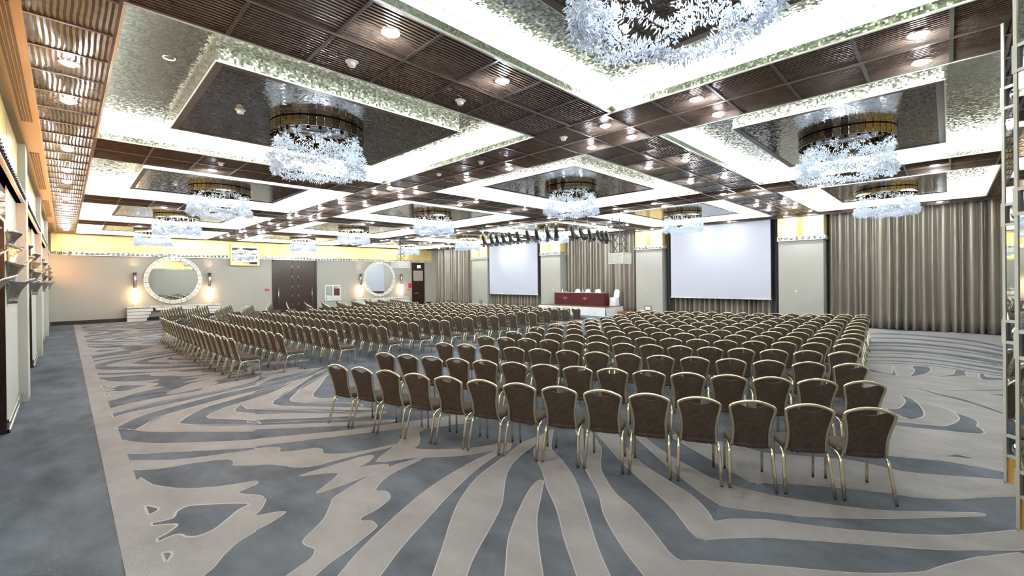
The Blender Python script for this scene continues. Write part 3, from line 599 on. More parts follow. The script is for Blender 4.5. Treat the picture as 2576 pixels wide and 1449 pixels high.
# ------------------------------------------------------------------ banquet chairs
def lean(z): return -.205 - max(0, z - .50) * .26 - (0 if z > .5 else (z - .50) * .25)
def bez(pts, k=3): return catmull(pts, k, False)
def chair_parts(lo=False):
    parts = []
    K = 1 if lo else 3
    half = [(.178, .415), (.172, .50), (.168, .58), (.178, .68), (.196, .77), (.207, .83), (.200, .862), (.165, .885), (.085, .912)]
    pth = [(x, lean(z), z) for x, z in half] + [(0, lean(.922), .922)] + [(-x, lean(z), z) for x, z in reversed(half)]
    m = MB(); m.tube(bez(pth, 2) if not lo else pth, .0125, 8 if not lo else 4, r2=.0165)
    for sx in (-1, 1):   # hook under the seat
        m.tube([(sx * .178, lean(.415), .418), (sx * .176, lean(.41) + .035, .395), (sx * .172, -.12, .400)], .012, 6 if not lo else 3)
    parts.append(('back_frame', m, 'frame'))
    def top(x):
        a = abs(x)
        if a < .105: return .842 + .034 * (a / .105) ** 2
        return .876 + (.0 if a < .12 else -(a - .12) * .20) 
    def hw(z):
        for (x0, z0), (x1, z1) in zip(half, half[1:]):
            if z0 <= z <= z1: return x0 + (x1 - x0) * (z - z0) / (z1 - z0) - .008
        return .17
    nx, nz = (16, 12) if not lo else (6, 4)
    m = MB()
    for side in (0, 1):
        def f(u, v, side=side):
            q = 2 * u - 1; zt = top(q * .195); z = .432 + (zt - .432) * v; w = hw(min(z, .845)); x = q * w
            e = (1 - abs(q) ** 6) * (1 - abs(2 * v - 1) ** 8)
            y = lean(z) + ((.026 if side else -.012) * e)
            return (x if side else -x, y, z)
        m.grid(f, nx, nz)
    # close the rim
    def rim(t):
        if t < .25: u, v = t * 4, 0
        elif t < .5: u, v = 1, (t - .25) * 4
        elif t < .75: u, v = 1 - (t - .5) * 4, 1
        else: u, v = 0, 1 - (t - .75) * 4
        q = 2 * u - 1; zt = top(q * .195); z = .432 + (zt - .432) * v; return (q * hw(min(z, .845)), lean(z), z)
    m.tube([rim(i / (40 if not lo else 12)) for i in range(40 if not lo else 12)], .008, 4, closed=True)
    parts.append(('backrest', m, 'fabric'))
    m = MB(); NS = 28 if not lo else 10
    def outl(k, sc=1.):
        t = 2 * PI * k / NS; c, s = math.cos(t), math.sin(t); e = .42
        x = math.copysign(abs(c) ** e, c); y = math.copysign(abs(s) ** e, s)
        return (x * (.205 + .018 * y) * sc, .01 + y * .215 * sc)
    lv = [(.93, .405), (1, .415), (1.0, .445), (.97, .465), (.85, .476), (.5, .482)]; vs = []
    for sc, z in lv: vs += [(*outl(k, sc), z) for k in range(NS)]
    fs = [(j * NS + k, j * NS + (k + 1) % NS, (j + 1) * NS + (k + 1) % NS, (j + 1) * NS + k) for j in range(len(lv) - 1) for k in range(NS)]
    fs += [tuple(range(NS - 1, -1, -1)), tuple((len(lv) - 1) * NS + k for k in range(NS))]
    m.add(vs, fs, 0, True); parts.append(('seat', m, 'fabric'))
    n = 6 if not lo else 3
    for sx in (-1, 1):
        m = MB(); p = [(sx * .190, .03, .398), (sx * .196, -.10, .396), (sx * .200, -.165, .37), (sx * .203, -.19, .33), (sx * .215, -.285, .012)]
        m.tube(bez(p, 2) if not lo else p, .0145, n, r2=.0175)
        if not lo: m.tube([p[-1], (sx * .2155, -.289, 0)], .014, n, 1)
        parts.append(('leg', m, 'frame'))
    for sx in (-1, 1):
        m = MB(); p = [(sx * .190, -.02, .398), (sx * .188, .150, .396), (sx * .188, .195, .375), (sx * .189, .207, .33), (sx * .190, .215, .012)]
        m.tube(bez(p, 2) if not lo else p, .0125, n, r2=.0145)
        if not lo: m.tube([p[-1], (sx * .190, .215, 0)], .014, n, 1)
        parts.append(('leg', m, 'frame'))
    return parts
proto = empty('banquet_chair', cat='chair')
for nm, m, mt in chair_parts():
    m.build(nm, [M[mt], M['rubber']] if nm == 'leg' else M[mt], proto)
# low-detail version, merged, for the farthest rows
lo = MB(); fab = []
for nm, m, mt in chair_parts(True): lo.add(m.v, m.f, 0 if mt == 'frame' else 1, True)
spots = []      # (x, y, facing angle, block, row, number)
def arc_row(a, b, n, bow, blk, row):
    a, b = Vector(a), Vector(b); d = b - a; L = d.length; t = d / L; nv = Vector((-t.y, t.x))   # nv points towards the stage
    for i in range(n):
        u = i / (n - 1) if n > 1 else 0; s = 4 * u * (1 - u)
        p = a + d * u - nv * bow * s
        sl = -bow * 4 * (1 - 2 * u) / L; tt = (t + nv * sl).normalized(); f = Vector((-tt.y, tt.x))
        ang = math.atan2(f.y, f.x) - PI / 2
        p = p + f * .30      # measured points are the tops of the leaning backs
        spots.append((p.x, p.y, ang, blk, row, i + 1))
RROW = [((2.89, 6.61), (5.42, .54), 14), ((3.93, 7.04), (6.73, .72), 15), ((5.36, 7.24), (7.94, 1.01), 14), ((6.58, 7.35), (9.08, 1.25), 14), ((7.61, 7.48), (10.2, 1.35), 14), ((8.69, 7.68), (11.12, 1.43), 14),
        ((9.65, 7.82), (12.07, 1.48), 14), ((10.61, 7.90), (12.98, 1.57), 14), ((11.58, 7.97), (13.95, 1.66), 14), ((12.54, 8.05), (14.95, 1.75), 14), ((13.56, 8.16), (16.0, 1.80), 14), ((14.64, 8.30), (17.0, 1.90), 14), ((15.64, 8.40), (18.03, 1.97), 14)]
for r, (a, b_, n) in enumerate(RROW):
    n_ = round((Vector(b_) - Vector(a)).length / .505) + 1
    # rows are given left to right; the facing side is to the left of that direction
    arc_row(a, b_, n_, .2 if r == 0 else .16, 'R', r + 1)
for r, (x0, y0, x1, y1) in enumerate(((2.45, 20.55, 2.62, 11.48), (3.47, 20.9, 3.65, 11.61), (4.62, 20.5, 4.85, 11.32), (5.78, 20.6, 6.15, 11.15), (6.80, 20.5, 7.25, 11.29), (7.80, 20.6, 8.33, 11.2), (8.9, 20.5, 9.42, 11.38),
        (9.9, 20.5, 10.40, 11.2), (10.9, 20.5, 11.4, 11.3), (11.85, 20.5, 12.37, 11.2), (12.9, 20.5, 13.42, 11.4), (13.95, 20.5, 14.45, 11.25), (14.9, 20.4, 15.42, 11.4))):
    n_ = round(math.hypot(x1 - x0, y1 - y0) / .507) + 1
    arc_row((x0, y0), (x1, y1), n_, .10 if r < 3 else .05, 'L', r + 1)
for r, (x0, y0, x1, y1) in enumerate(((4.41, 29.75, 3.18, 26.2), (5.47, 29.1, 3.86, 24.75), (6.59, 29.0, 4.73, 23.6), (7.55, 28.5, 5.51, 22.5), (8.6, 28.6, 6.65, 22.8), (9.59, 29.0, 7.6, 22.7), (10.52, 28.7, 8.6, 22.5), (11.4, 28.3, 9.35, 22.2),
        (12.2, 27.9, 10.3, 21.9), (13.2, 27.9, 11.3, 21.9), (14.1, 27.8, 12.2, 21.7), (15.0, 27.7, 13.1, 21.6), (15.9, 27.6, 14.0, 21.4))):
    n_ = round(math.hypot(x1 - x0, y1 - y0) / .507) + 1
    arc_row((x0, y0), (x1, y1), n_, .05, 'F', r + 1)
def depth(s): return .7113 * s[0] + .7029 * s[1]
spots.sort(key=depth)
near, far = spots[:300], spots[300:]
RN = {'R': 'right-hand', 'L': 'left-hand', 'F': 'far left'}
tot = {}
for s in spots: tot[s[3:5]] = max(tot.get(s[3:5], 0), s[5])
def chair_label(s):
    n = s[5]; T = tot[s[3:5]]; row = ('nearest' if s[4] == 1 else ORD[s[4]]) + ' row'
    side = 'left'
    if n == 1: pos = 'leftmost'
    elif n == T: pos = 'rightmost'
    elif n <= (T + 1) // 2: pos = ORD[n] + ' from left'
    else: pos = ORD[T - n + 1] + ' from right'
    return 'brown banquet chair, %s in the %s of the %s seating block' % (pos, row, RN[s[3]])
for i, s in enumerate(near):
    g_ = 'banquet chairs of the %s seating block' % RN[s[3]]
    if i == 0: proto.location = (s[0], s[1], 0); proto.rotation_euler = (0, 0, s[2]); props(proto, chair_label(s), 'chair', g_)
    else: copy_thing(proto, (s[0], s[1], 0), s[2], chair_label(s), g_)
bv = np.array(lo.v, dtype=np.float64); nv_ = len(bv); V = []; Fc = []; mi = []
for k, s in enumerate(far):
    c, sn = math.cos(s[2]), math.sin(s[2])
    q = bv.copy(); q[:, 0] = bv[:, 0] * c - bv[:, 1] * sn + s[0]; q[:, 1] = bv[:, 0] * sn + bv[:, 1] * c + s[1]
    V += q.tolist(); o = k * nv_; Fc += [tuple(i + o for i in f) for f in lo.f]; mi += lo.m
fm = bpy.data.meshes.new('far_chairs'); fm.from_pydata(V, [], Fc); fm.materials.append(M['frame']); fm.materials.append(M['fabric'])
fm.polygons.foreach_set('material_index', mi); fm.polygons.foreach_set('use_smooth', [True] * len(mi)); fm.update()
link('banquet_chairs', fm, label='the remaining brown banquet chairs in the farther rows, in front of the far wall and stage', cat='chair', kind='stuff', group='banquet chairs in the farther rows')
# ------------------------------------------------------------------ chandeliers
def wreath_mesh():
    rnd = np.random.RandomState(5); P = []; T = []
    def curve(f, n):
        t = np.linspace(0, 2 * PI, n, endpoint=False); p = np.array([f(a) for a in t]); d = np.roll(p, -1, 0) - np.roll(p, 1, 0)
        d /= np.linalg.norm(d, axis=1)[:, None]; return p, d
    specs = [(.73, .06, 3, .0, -.32, .07, 5, .4), (.76, .05, 5, 1.0, -.50, .05, 7, 2.), (.66, .12, 4, 2.1, -.24, .12, 6, .9), (.72, .07, 7, .5, -.46, .08, 4, 3.), (.70, .10, 5, 3.1, -.36, .16, 5, 1.2), (.74, .05, 3, 1.6, -.55, .04, 9, .2)]
    for (r, ra, ka, pa, z, za, kz, pz) in specs:
        f = lambda a: ((r + ra * math.sin(ka * a + pa)) * math.cos(a), (r + ra * math.sin(ka * a + pa)) * math.sin(a), z + za * math.sin(kz * a + pz))
        p, d = curve(f, 1050); P.append(p); T.append(d)
    for k in range(11):   # strands rising to the ring
        a = 2 * PI * k / 11 + .2; n = 60; u = np.linspace(0, 1, n); r = .66 + .06 * np.sin(u * 4 + k)
        p = np.stack([r * np.cos(a + .25 * np.sin(u * 3 + k)), r * np.sin(a + .25 * np.sin(u * 3 + k)), -.2 + .25 * u], 1)
        d = np.gradient(p, axis=0); d /= np.linalg.norm(d, axis=1)[:, None]; P.append(p); T.append(d)
    P = np.concatenate(P); T = np.concatenate(T); n = len(P)
    R = rnd.normal(size=(n, 3)); R -= (R * T).sum(1)[:, None] * T * .8; R /= np.linalg.norm(R, axis=1)[:, None]
    A = np.cross(R, rnd.normal(size=(n, 3))); A /= np.linalg.norm(A, axis=1)[:, None]; B = np.cross(R, A)
    L = rnd.uniform(.035, .085, n)[:, None]; W = rnd.uniform(.006, .0105, n)[:, None]; base = P + R * .008
    mid = base + R * L * .62; tip = base + R * L
    V = np.stack([base, mid + A * W, mid + B * W, mid - A * W, mid - B * W, tip], 1).reshape(-1, 3)
    F0 = np.array([(0, 2, 1), (0, 3, 2), (0, 4, 3), (0, 1, 4), (5, 1, 2), (5, 2, 3), (5, 3, 4), (5, 4, 1)])
    F = (F0[None] + 6 * np.arange(n)[:, None, None]).reshape(-1, 3)
    me = bpy.data.meshes.new('crystal_garland'); me.from_pydata(V.tolist(), [], F.tolist()); me.materials.append(M['crystal']); me.update(); return me
garland = wreath_mesh()
ch = empty('chandelier', cat='chandelier')    # origin at the underside of the mirror slab
m = MB(); R = .78; NS = 40
for k in range(NS):
    a0, a1 = 2 * PI * k / NS + .008, 2 * PI * (k + 1) / NS - .008
    for (ra, z0, z1) in ((R, -.075, -.002), (R + .006, -.165, -.080)):
        p = [(ra * math.cos(a), ra * math.sin(a)) for a in (a0, a1)]; q = [((ra - .01) * math.cos(a), (ra - .01) * math.sin(a)) for a in (a0, a1)]
        m.add([(*p[0], z0), (*p[1], z0), (*p[1], z1), (*p[0], z1), (*q[0], z0), (*q[1], z0), (*q[1], z1), (*q[0], z1)], [(0, 1, 2, 3), (7, 6, 5, 4), (0, 4, 5, 1), (3, 2, 6, 7), (0, 3, 7, 4), (1, 5, 6, 2)], 0)
mr = m
m = MB(); m.lathe([(R - .02, -.004), (R - .02, -.10), (.02, -.10)], n=32); m.build('ceiling_plate', M['smoke'], ch)
m = mr
for k in range(22):
    a = 2 * PI * k / 22; r = .65
    m.box(r * math.cos(a) - .02, r * math.cos(a) + .02, r * math.sin(a) - .02, r * math.sin(a) + .02, -.19, -.10); m.tube([(r * math.cos(a), r * math.sin(a), -.1), (r * math.cos(a), r * math.sin(a), -.34)], .003, 4)
m.tube([(.65 * math.cos(2 * PI * k / 32), .65 * math.sin(2 * PI * k / 32), -.145) for k in range(32)], .008, 5, closed=True)
m.build('mirror_drum', M['bronze'], ch)
g0 = link('crystal_garland', garland, ch, kind='stuff'); g0.location = (0, 0, -.20)
for k in range(7):
    a = 2 * PI * k / 7 + .3; mm = MB(); mm.lathe([(.001, -.03), (.022, -.02), (.028, 0), (.022, .02), (.001, .03)], (.62 * math.cos(a), .62 * math.sin(a), -.55 + .06 * math.sin(3 * k)), 10); mm.build('light_bulb', M['bulb'], ch)
first = True; L3 = ['left-hand', 'middle', 'right-hand']
for i, (x0, x1) in enumerate(XC):
    for j, (y0, y1) in enumerate(YC):
        c = ((x0 + x1) / 2, (y0 + y1) / 2, H + .128)
        lb = 'crystal garland chandelier, the %s one in the %s line of ceiling coffers' % (['nearest', 'second nearest', 'third nearest', 'second farthest', 'farthest'][j], L3[i])
        rz = i * 1.3 + j * 2.1
        if first: ch.location = c; ch.rotation_euler = (0, 0, rz); props(ch, lb, 'chandelier', 'crystal chandeliers'); first = False
        else: copy_thing(ch, c, rz, lb, 'crystal chandeliers')
        lamp('POINT', 'chandelier_light', (c[0], c[1], H - .33), P_CHAND, (.86, .92, 1), .28)

# ------------------------------------------------------------------ downlights and detectors
dl = empty('downlight', cat='ceiling light')
m = MB(); m.lathe([(.098, -.002), (.098, -.012), (.080, -.016), (.078, .004)], n=20); m.build('trim_ring', M['ring'], dl)
m = MB(); m.lathe([(.078, -.004), (.070, -.022), (.045, -.036), (.001, -.042)], n=16); m.build('lens', M['lens'], dl)
XS = [.06, 2.44, 4.08, 6.54, 7.42, 9.78, 12.18, 14.65, 15.42, 18.03, 19.6, 22.2]
YS = [.22, 2.62, 4.17, 5.06, 7.39, 8.95, 11.32, 12.2, 14.5, 16.15, 18.5, 19.36, 21.8, 23.45, 25.8, 26.5, 29.0, 30.6]
strips = {.06, 6.54, 7.42, 14.65, 15.42, 22.2}; gapY = {4.17, 5.06, 11.32, 12.2, 18.5, 19.36, 25.8, 26.5}
XN = {x: n for x, n in zip(XS, ORD[1:])}
pts = []; smoke = [(2.44, 5.07), (4.10, 5.08), (6.54, 5.08), (6.55, 7.40), (6.53, 8.96), (14.66, 11.4), (2.44, 11.4)]
for x in XS:
    col = []
    for y in YS:
        if x not in strips and y not in gapY: continue
        if x == .06 and y in (5.06, 11.32, 18.5, 25.8): continue
        if x in (2.44, 4.08) and y in (5.06, 11.32, 19.36 if x > 3 else 18.5, 25.8): continue
        if x == 4.08 and y > 5: continue
        if any(abs(x - a) < .2 and abs(y - b_) < .25 for a, b_ in smoke): continue
        col.append(y)
    for k, y in enumerate(col): pts.append((x, y, k + 1, len(col)))
first = True; NP = 0
for (x, y, k, T) in pts:
    lb = 'recessed downlight, %s from near end, %s ceiling line from the left wall' % (ORD[k] if k > 1 else 'first', XN[x])
    if first: dl.location = (x, y, H + .004); props(dl, lb, 'ceiling light', 'recessed downlights'); first = False
    else: copy_thing(dl, (x, y, H + .004), 0, lb, 'recessed downlights')
    if x in strips or k % 1 == 0:
        lamp('POINT', 'downlight_bulb', (x, y, H - .09), P_SPOT * (.6 if x < 1 else 1), (.93, .95, 1), .045)
    if x == 22.2: lamp('SPOT', 'downlight_beam', (x, y, H - .06), 16., (.93, .95, 1), .05, spot=math.radians(110))
sd = empty('smoke_detector', cat='smoke detector')
m = MB(); m.lathe([(.075, 0), (.075, -.012), (.05, -.02), (.001, -.021)], n=20); m.build('base', M['plastic'], sd)
m = MB(); m.lathe([(.046, -.018), (.048, -.05), (.040, -.062), (.001, -.064)], n=18); m.build('sensor', M['plastic'], sd)
for k, (x, y) in enumerate(smoke):
    lb = ['white smoke detector nearest the camera in the first cross strip', 'white smoke detector second from the camera in the first cross strip', 'white smoke detector where the two nearest wooden strips cross', 'white smoke detector beside the left-hand coffer row, nearer of two in the long strip',
          'white smoke detector in the long strip, farther one beside the second coffer', 'white smoke detector near the middle of the far right wooden strip', 'white smoke detector in the second cross strip near the left wall'][k]
    if k == 0: sd.location = (x, y, H + .015); props(sd, lb, 'smoke detector', 'smoke detectors')
    else: copy_thing(sd, (x, y, H + .015), 0, lb, 'smoke detectors')
c0 = copy_thing(sd, (2.0, 8.05, H + .140), 0, 'white smoke detector on the mirror slab left of the large left chandelier', 'smoke detectors')
copy_thing(sd, (2.2, 15.3, H + .140), 0, 'white smoke detector on the mirror slab of the second visible left coffer', 'smoke detectors')
m = MB(); m.lathe([(.07, 0), (.066, -.008), (.001, -.012)], n=20); m.add([(-.05, -.008, -.013), (.05, -.008, -.013), (.05, .008, -.013), (-.05, .008, -.013)], [(0, 1, 2, 3)], 1)
sp = m.mesh('sprinkler', [M['steel'], M['black']])
k = 0
for (x, y, nm) in ((.98, 7.2, 'in the left part of the large left coffer'), (8.3, .5, 'in the coffer nearest the right edge, on its near side'), (5.55, 3.2, 'at the far corner of the nearest coffer'), (.95, 14.3, 'in the second left coffer'), (16.3, .3, 'in the small coffer beside the wide curtain')):
    o = link('sprinkler', sp, label='small round sprinkler cover ' + nm, cat='sprinkler', group='sprinkler covers'); o.location = (x, y, H + .31)
# ------------------------------------------------------------------ far wall: consoles, mirrors, lamps, doors
def round_mirror(xc, zc, R, label):
    r = empty('round_mirror', (xc, YA, zc), label=label, cat='mirror', group='round mirrors with segmented white frames')
    m = MB(); ri = R - .22
    m.lathe([(.001, -.05), (ri * .5, -.05), (ri * .8, -.05), (ri + .02, -.05)], n=48, axis='y'); m.build('glass', M['mirror'], r)
    n = 29; m = MB(); b = MB()
    for k in range(n):
        a0, a1 = 2 * PI * (k + .04) / n, 2 * PI * (k + .96) / n; am = (a0 + a1) / 2
        f = .13 if k % 2 else .12
        v = [(rr * math.cos(a), -y, rr * math.sin(a)) for y in (0.0, f) for rr in (ri, R) for a in (a0, a1)]
        m.add(v, [(0, 1, 3, 2), (4, 6, 7, 5), (0, 4, 5, 1), (2, 3, 7, 6), (0, 2, 6, 4), (1, 5, 7, 3)], 0)
        rm = (ri + R) / 2; cx, cz = rm * math.cos(am), rm * math.sin(am)
        b.lathe([(.034, 0), (.03, -.02), (.001, -.034)], (cx, -f, cz), 8, 0, 'y')
    m.add(b.v, b.f, 1, True); m.build('frame', [M['lacquer'], M['chrome']], r)
round_mirror(4.60, 2.34, 1.42, 'large round mirror in a white block frame, between two glowing lamps near the left corner')
round_mirror(18.10, 2.29, 1.43, 'round mirror in a white block frame, right of the dark double door')
def console(x0, x1, z, label):
    r = empty('console_table', ((x0 + x1) / 2, YA - .052, 0), label=label, cat='console table', group='white lacquer console tables'); h = (x1 - x0) / 2
    dp = .50
    m = MB(); m.bbox(-h, h, -dp, 0, z - .075, z, .008)
    b = MB(); n = 29
    for k in range(n): b.lathe([(.03 * math.cos(q * PI / 6), .03 * math.sin(q * PI / 6)) for q in range(-3, 4)], (-h + .08 + (2 * h - .16) * k / (n - 1), -dp - .0, z - .02), 8, 0, 'z')
    m.add(b.v, b.f, 1, True); m.build('top', [M['lacquer'], M['chrome']], r)
    for s in (-1, 1):
        m = MB()
        for k in range(4):
            z0 = (z - .08) * k / 4; z1 = (z - .08) * (k + 1) / 4 - .022; w = .86 + .09 * k; a = h - w
            xa, xb = (a, h) if s > 0 else (-h, -a)
            m.bbox(xa, xb, -dp + .02, 0, z0, z1, .006)
            m.box(xa + .01, xb - .01, -dp + .04, 0, z1, z1 + .022, 1)
        m.build('pedestal', [M['lacquer'], M['black']], r)
    m = MB(); m.bbox(-h + 1.25, h - 1.25, -dp + .02, 0, z - .24, z - .075, .01); m.build('drawer_box', M['lacquer'], r)
    return r
console(2.42, 6.87, .82, 'long white lacquer console with stepped pedestals under the left round mirror')
console(15.85, 20.6, .75, 'long white lacquer console under the right round mirror')
def table_lamp(x, z, label):
    r = empty('wall_lamp', (x, YA - .22, z), label=label, cat='lamp', group='glowing lamps beside the round mirrors')
    m = MB(); m.lathe([(.001, 0), (.09, .0), (.07, .03), (.03, .06), (.025, .14)], n=14)
    for k in range(6):
        a = 2 * PI * k / 6; m.tube([(.03 * math.cos(a), .03 * math.sin(a), .08), (.16 * math.cos(a), .16 * math.sin(a), .42), (.20 * math.cos(a), .20 * math.sin(a), .72), (.12 * math.cos(a), .12 * math.sin(a), 1.02)], .008, 5)
    m.build('base', M['chrome'], r)
    m = MB(); m.lathe([(.05, .14), (.12, .34), (.165, .60), (.17, .80), (.13, 1.0), (.08, 1.08)], n=16); m.build('lamp_shade', M['warmglass'], r)
    m = MB(); m.lathe([(.075, 1.08), (.085, 1.5), (.095, 1.95), (.07, 1.95), (.06, 1.1)], n=16); m.build('metal_tube', M['tubesteel'], r)
    lamp('POINT', 'lamp_glow', (x, YA - .22, z + .75), P_LAMP, (1, .56, .27), .15)
    lamp('SPOT', 'lamp_uplight', (x, YA - .22, z + 1.97), P_LAMP * .6, (1, .62, .35), .03, spot=math.radians(70), rot=(PI, 0, 0))
table_lamp(2.80, .82, 'glowing lamp with a steel tube, left of the left round mirror')
table_lamp(6.38, .82, 'glowing lamp with a steel tube, right of the left round mirror')
table_lamp(16.40, .75, 'glowing lamp with a steel tube, left of the right round mirror')
table_lamp(20.05, .75, 'glowing lamp with a steel tube, right of the right round mirror')
# gold framed mirror window in the gold band
r = empty('gold_framed_mirror', (8.38, YA - .05, 3.95), label='gold-framed rectangular mirror hanging over the gold band, left of the dark double door', cat='mirror')
m = MB(); W_, H_, t = .85, .70, .10
for (a, b_, c, d) in ((-W_, W_, -H_, -H_ + t), (-W_, W_, H_ - t, H_), (-W_, -W_ + t, -H_ + t, H_ - t), (W_ - t, W_, -H_ + t, H_ - t)): m.bbox(a, b_, -.16, 0, c, d, .012)
m.build('frame', M['gold'], r)
m = MB(); m.box(-W_ + t, W_ - t, -.07, -.05, -H_ + t, H_ - t); m.build('glass', M['mirror'], r)
# double door
d = empty('door_6', (11.55, YA, 0), **STRUCT)
m = MB(); m.box(-1.50, -1.36, -.07, 0, 0, 3.66); m.box(1.36, 1.50, -.07, 0, 0, 3.66); m.box(-1.5, 1.5, -.07, 0, 3.6, 3.66); m.build('frame', M['darkwood'], d)
for s in (-1, 1):
    m = MB(); m.bbox(*sorted((s * .215, s * 1.36)), -.05, -.005, .01, 3.6, .004); lf = m.build('door_leaf', M['darkwood'], d)
    m = MB(); m.tube([(s * 1.13, -.12, 1.72), (s * 1.13, -.12, .62)], .022, 8); m.box(s * 1.13 - .01, s * 1.13 + .01, -.12, -.05, 1.6, 1.63); m.box(s * 1.13 - .01, s * 1.13 + .01, -.12, -.05, .75, .78); m.build('pull_handle', M['steel'], lf)
m = MB(); m.bbox(-.205, .205, -.055, -.005, .01, 3.6, .004); m.build('center_panel', M['darkwood'], d)
m = MB()
for s in (-1, 1):
    for z in (.5, 1.1, 1.75, 2.45, 3.15): m.box(s * .21 - .014, s * .21 + .014, -.062, -.04, z, z + .13)
m.build('hinges', M['steel'], d)
# framed mirrors
r = empty('framed_mirror', (14.25, YA, 1.27), label='white double frame holding two narrow mirrors, right of the double door', cat='mirror')
m = MB()
for (a, b_, c, e) in ((-.62, .62, -.60, -.50), (-.62, .62, .50, .60), (-.62, -.52, -.5, .5), (.52, .62, -.5, .5), (-.07, .07, -.5, .5)): m.bbox(a, b_, -.06, 0, c, e, .008)
m.build('frame', M['lacquer'], r)
for a, b_ in ((-.52, -.07), (.07, .52)):
    m = MB(); m.box(a, b_, -.03, -.015, -.5, .5); m.build('glass', M['mirror'], r)
# emergency door and its signs
d = empty('door_7', (21.82, YA, 0), **STRUCT)
m = MB(); m.box(-.63, -.52, -.08, 0, 0, 3.69); m.box(.52, .63, -.08, 0, 0, 3.69); m.box(-.52, .52, -.08, 0, 3.0, 3.69); m.build('frame', M['darkwood'], d)
m = MB(); m.bbox(-.52, .52, -.05, -.01, .01, 2.10, .004); m.build('door_leaf', M['darkwood'], d)
m = MB(); m.tube([(-.40, -.09, 1.02), (.28, -.09, 1.02)], .018, 8); m.build('push_bar', M['steel'], d)
m = MB(); m.grid(lambda u, v: (-.50 + u * 1.0, -.04 - .02 * math.sin(u * 60), 2.10 + v * .92), 80, 1); m.build('curtain_panel', M['curtain'], d)
r = empty('exit_sign', (21.85, YA - .08, 3.34), label='small glowing yellow exit sign above the narrow dark door', cat='sign')
m = MB(); m.bbox(-.17, .17, -.07, 0, -.13, .13, .01); m.build('housing', M['plastic'], r)
m = MB(); m.box(-.15, .15, -.075, -.069, -.11, .11); m.build('lit_face', M['exitface'], r)
r = empty('fire_call_box', (20.98, YA, 1.70), label='red fire alarm panel on the wall left of the narrow dark door', cat='alarm panel')
m = MB(); m.bbox(-.14, .14, -.06, 0, -.20, .20, .01); m.build('case', M['magenta'], r)
m = MB(); m.lathe([(.055, 0), (.05, -.03), (.001, -.04)], (-.16, 0, -.35), 12, 0, 'y'); m.build('call_button', M['magenta'], r)
m = MB(); m.bbox(-.13, .13, -.02, 0, -.055, .055, .004); o = m.build('door_plate', M['magenta'], label='small dark red plate on the wall left of the double door', cat='sign'); o.location = (9.72, YA, 1.62)
# thermostats, floor sockets on the pillars
for (x, y, z, nm) in ((XB, 4.82, 1.49, 'rightmost pillar'), (XB, 12.05, 1.46, 'pillar left of the larger screen'), (XB, 18.76, 1.46, 'pillar right of the smaller screen')):
    m = MB(); m.lathe([(.045, 0), (.04, -.02), (.001, -.025)], n=14, axis='x'); o = m.build('thermostat', M['plastic'], label='small round white wall control on the ' + nm, cat='wall control', group='wall controls'); o.location = (x, y, z)
for (y, z, nm, mt) in ((26.1, .45, 'leftmost pillar', 'steel'), (11.95, .47, 'pillar left of the larger screen', 'white'), (5.0, .36, 'rightmost pillar', 'dchrome')):
    r = empty('wall_socket', (XB, y, z), label='low rectangular socket box on the ' + nm, cat='socket', group='socket boxes on the pillars')
    m = MB(); m.bbox(-.04, 0, -.19, .19, -.13, .13, .01); m.build('box', M['dchrome'], r); m = MB(); m.box(-.045, -.038, -.16, .16, -.10, .10); m.build('cover', M[mt], r)

# ------------------------------------------------------------------ silver leaf sconces on the left wall
def sconce_parts(r):
    for k, (z, R, hh) in enumerate(((2.98, .17, .24), (2.76, .19, .27), (2.52, .22, .32), (2.26, .27, .36))):
        m = MB(); n = 14
        def f(u, v, R=R, z=z, hh=hh, k=k):
            a = -PI / 2 + PI * u; fl_ = .38 + .62 * v ** 2.2; wv = 1 + .10 * v * v * math.sin(7 * PI * u + k) + .05 * v * math.sin(19 * u)
            return (R * fl_ * wv * math.cos(a), 1.75 * R * fl_ * math.sin(a), z - hh * (1 - v) + .03 * v * v * math.sin(9 * u + k))
        m.grid(f, n, 8); o = m.build('leaf_shade', M['silverleaf'], r); md = o.modifiers.new('thickness', 'SOLIDIFY'); md.thickness = .006
        b = MB(); b.lathe([(.001, -.03), (.02, -.02), (.026, 0), (.02, .02), (.001, .03)], (.06, 0, z - .05), 8)
        if k < 3 or True: b.build('light_bulb', M['glow'], r)
    m = MB(); m.box(0, .02, -.10, .10, 1.92, 3.05); m.build('back_plate', M['silverleaf'], r)
sc = empty('wall_sconce', cat='wall lamp'); sconce_parts(sc)
names = ['nearest the camera, cut by the left edge', 'beyond the first dark doorway, nearest complete one', 'just past the first pillar', 'beyond the second dark doorway', 'just past the second pillar', 'beyond the third doorway', 'just past the third pillar', 'closest to the far corner']
for k, y in enumerate((6.55, 10.30, 13.55, 17.55, 20.8, 24.8, 28.05, 32.0)):
    lb = 'four-tier silver leaf wall sconce, ' + names[k]
    if k == 0: sc.location = (XL, y, 0); props(sc, lb, 'wall lamp', 'silver leaf wall sconces')
    else: copy_thing(sc, (XL, y, 0), 0, lb, 'silver leaf wall sconces')
    for z in (3.05, 2.60): lamp('POINT', 'sconce_light', (XL + .12, y, z), P_SCONCE, (1, .44, .13), .06)

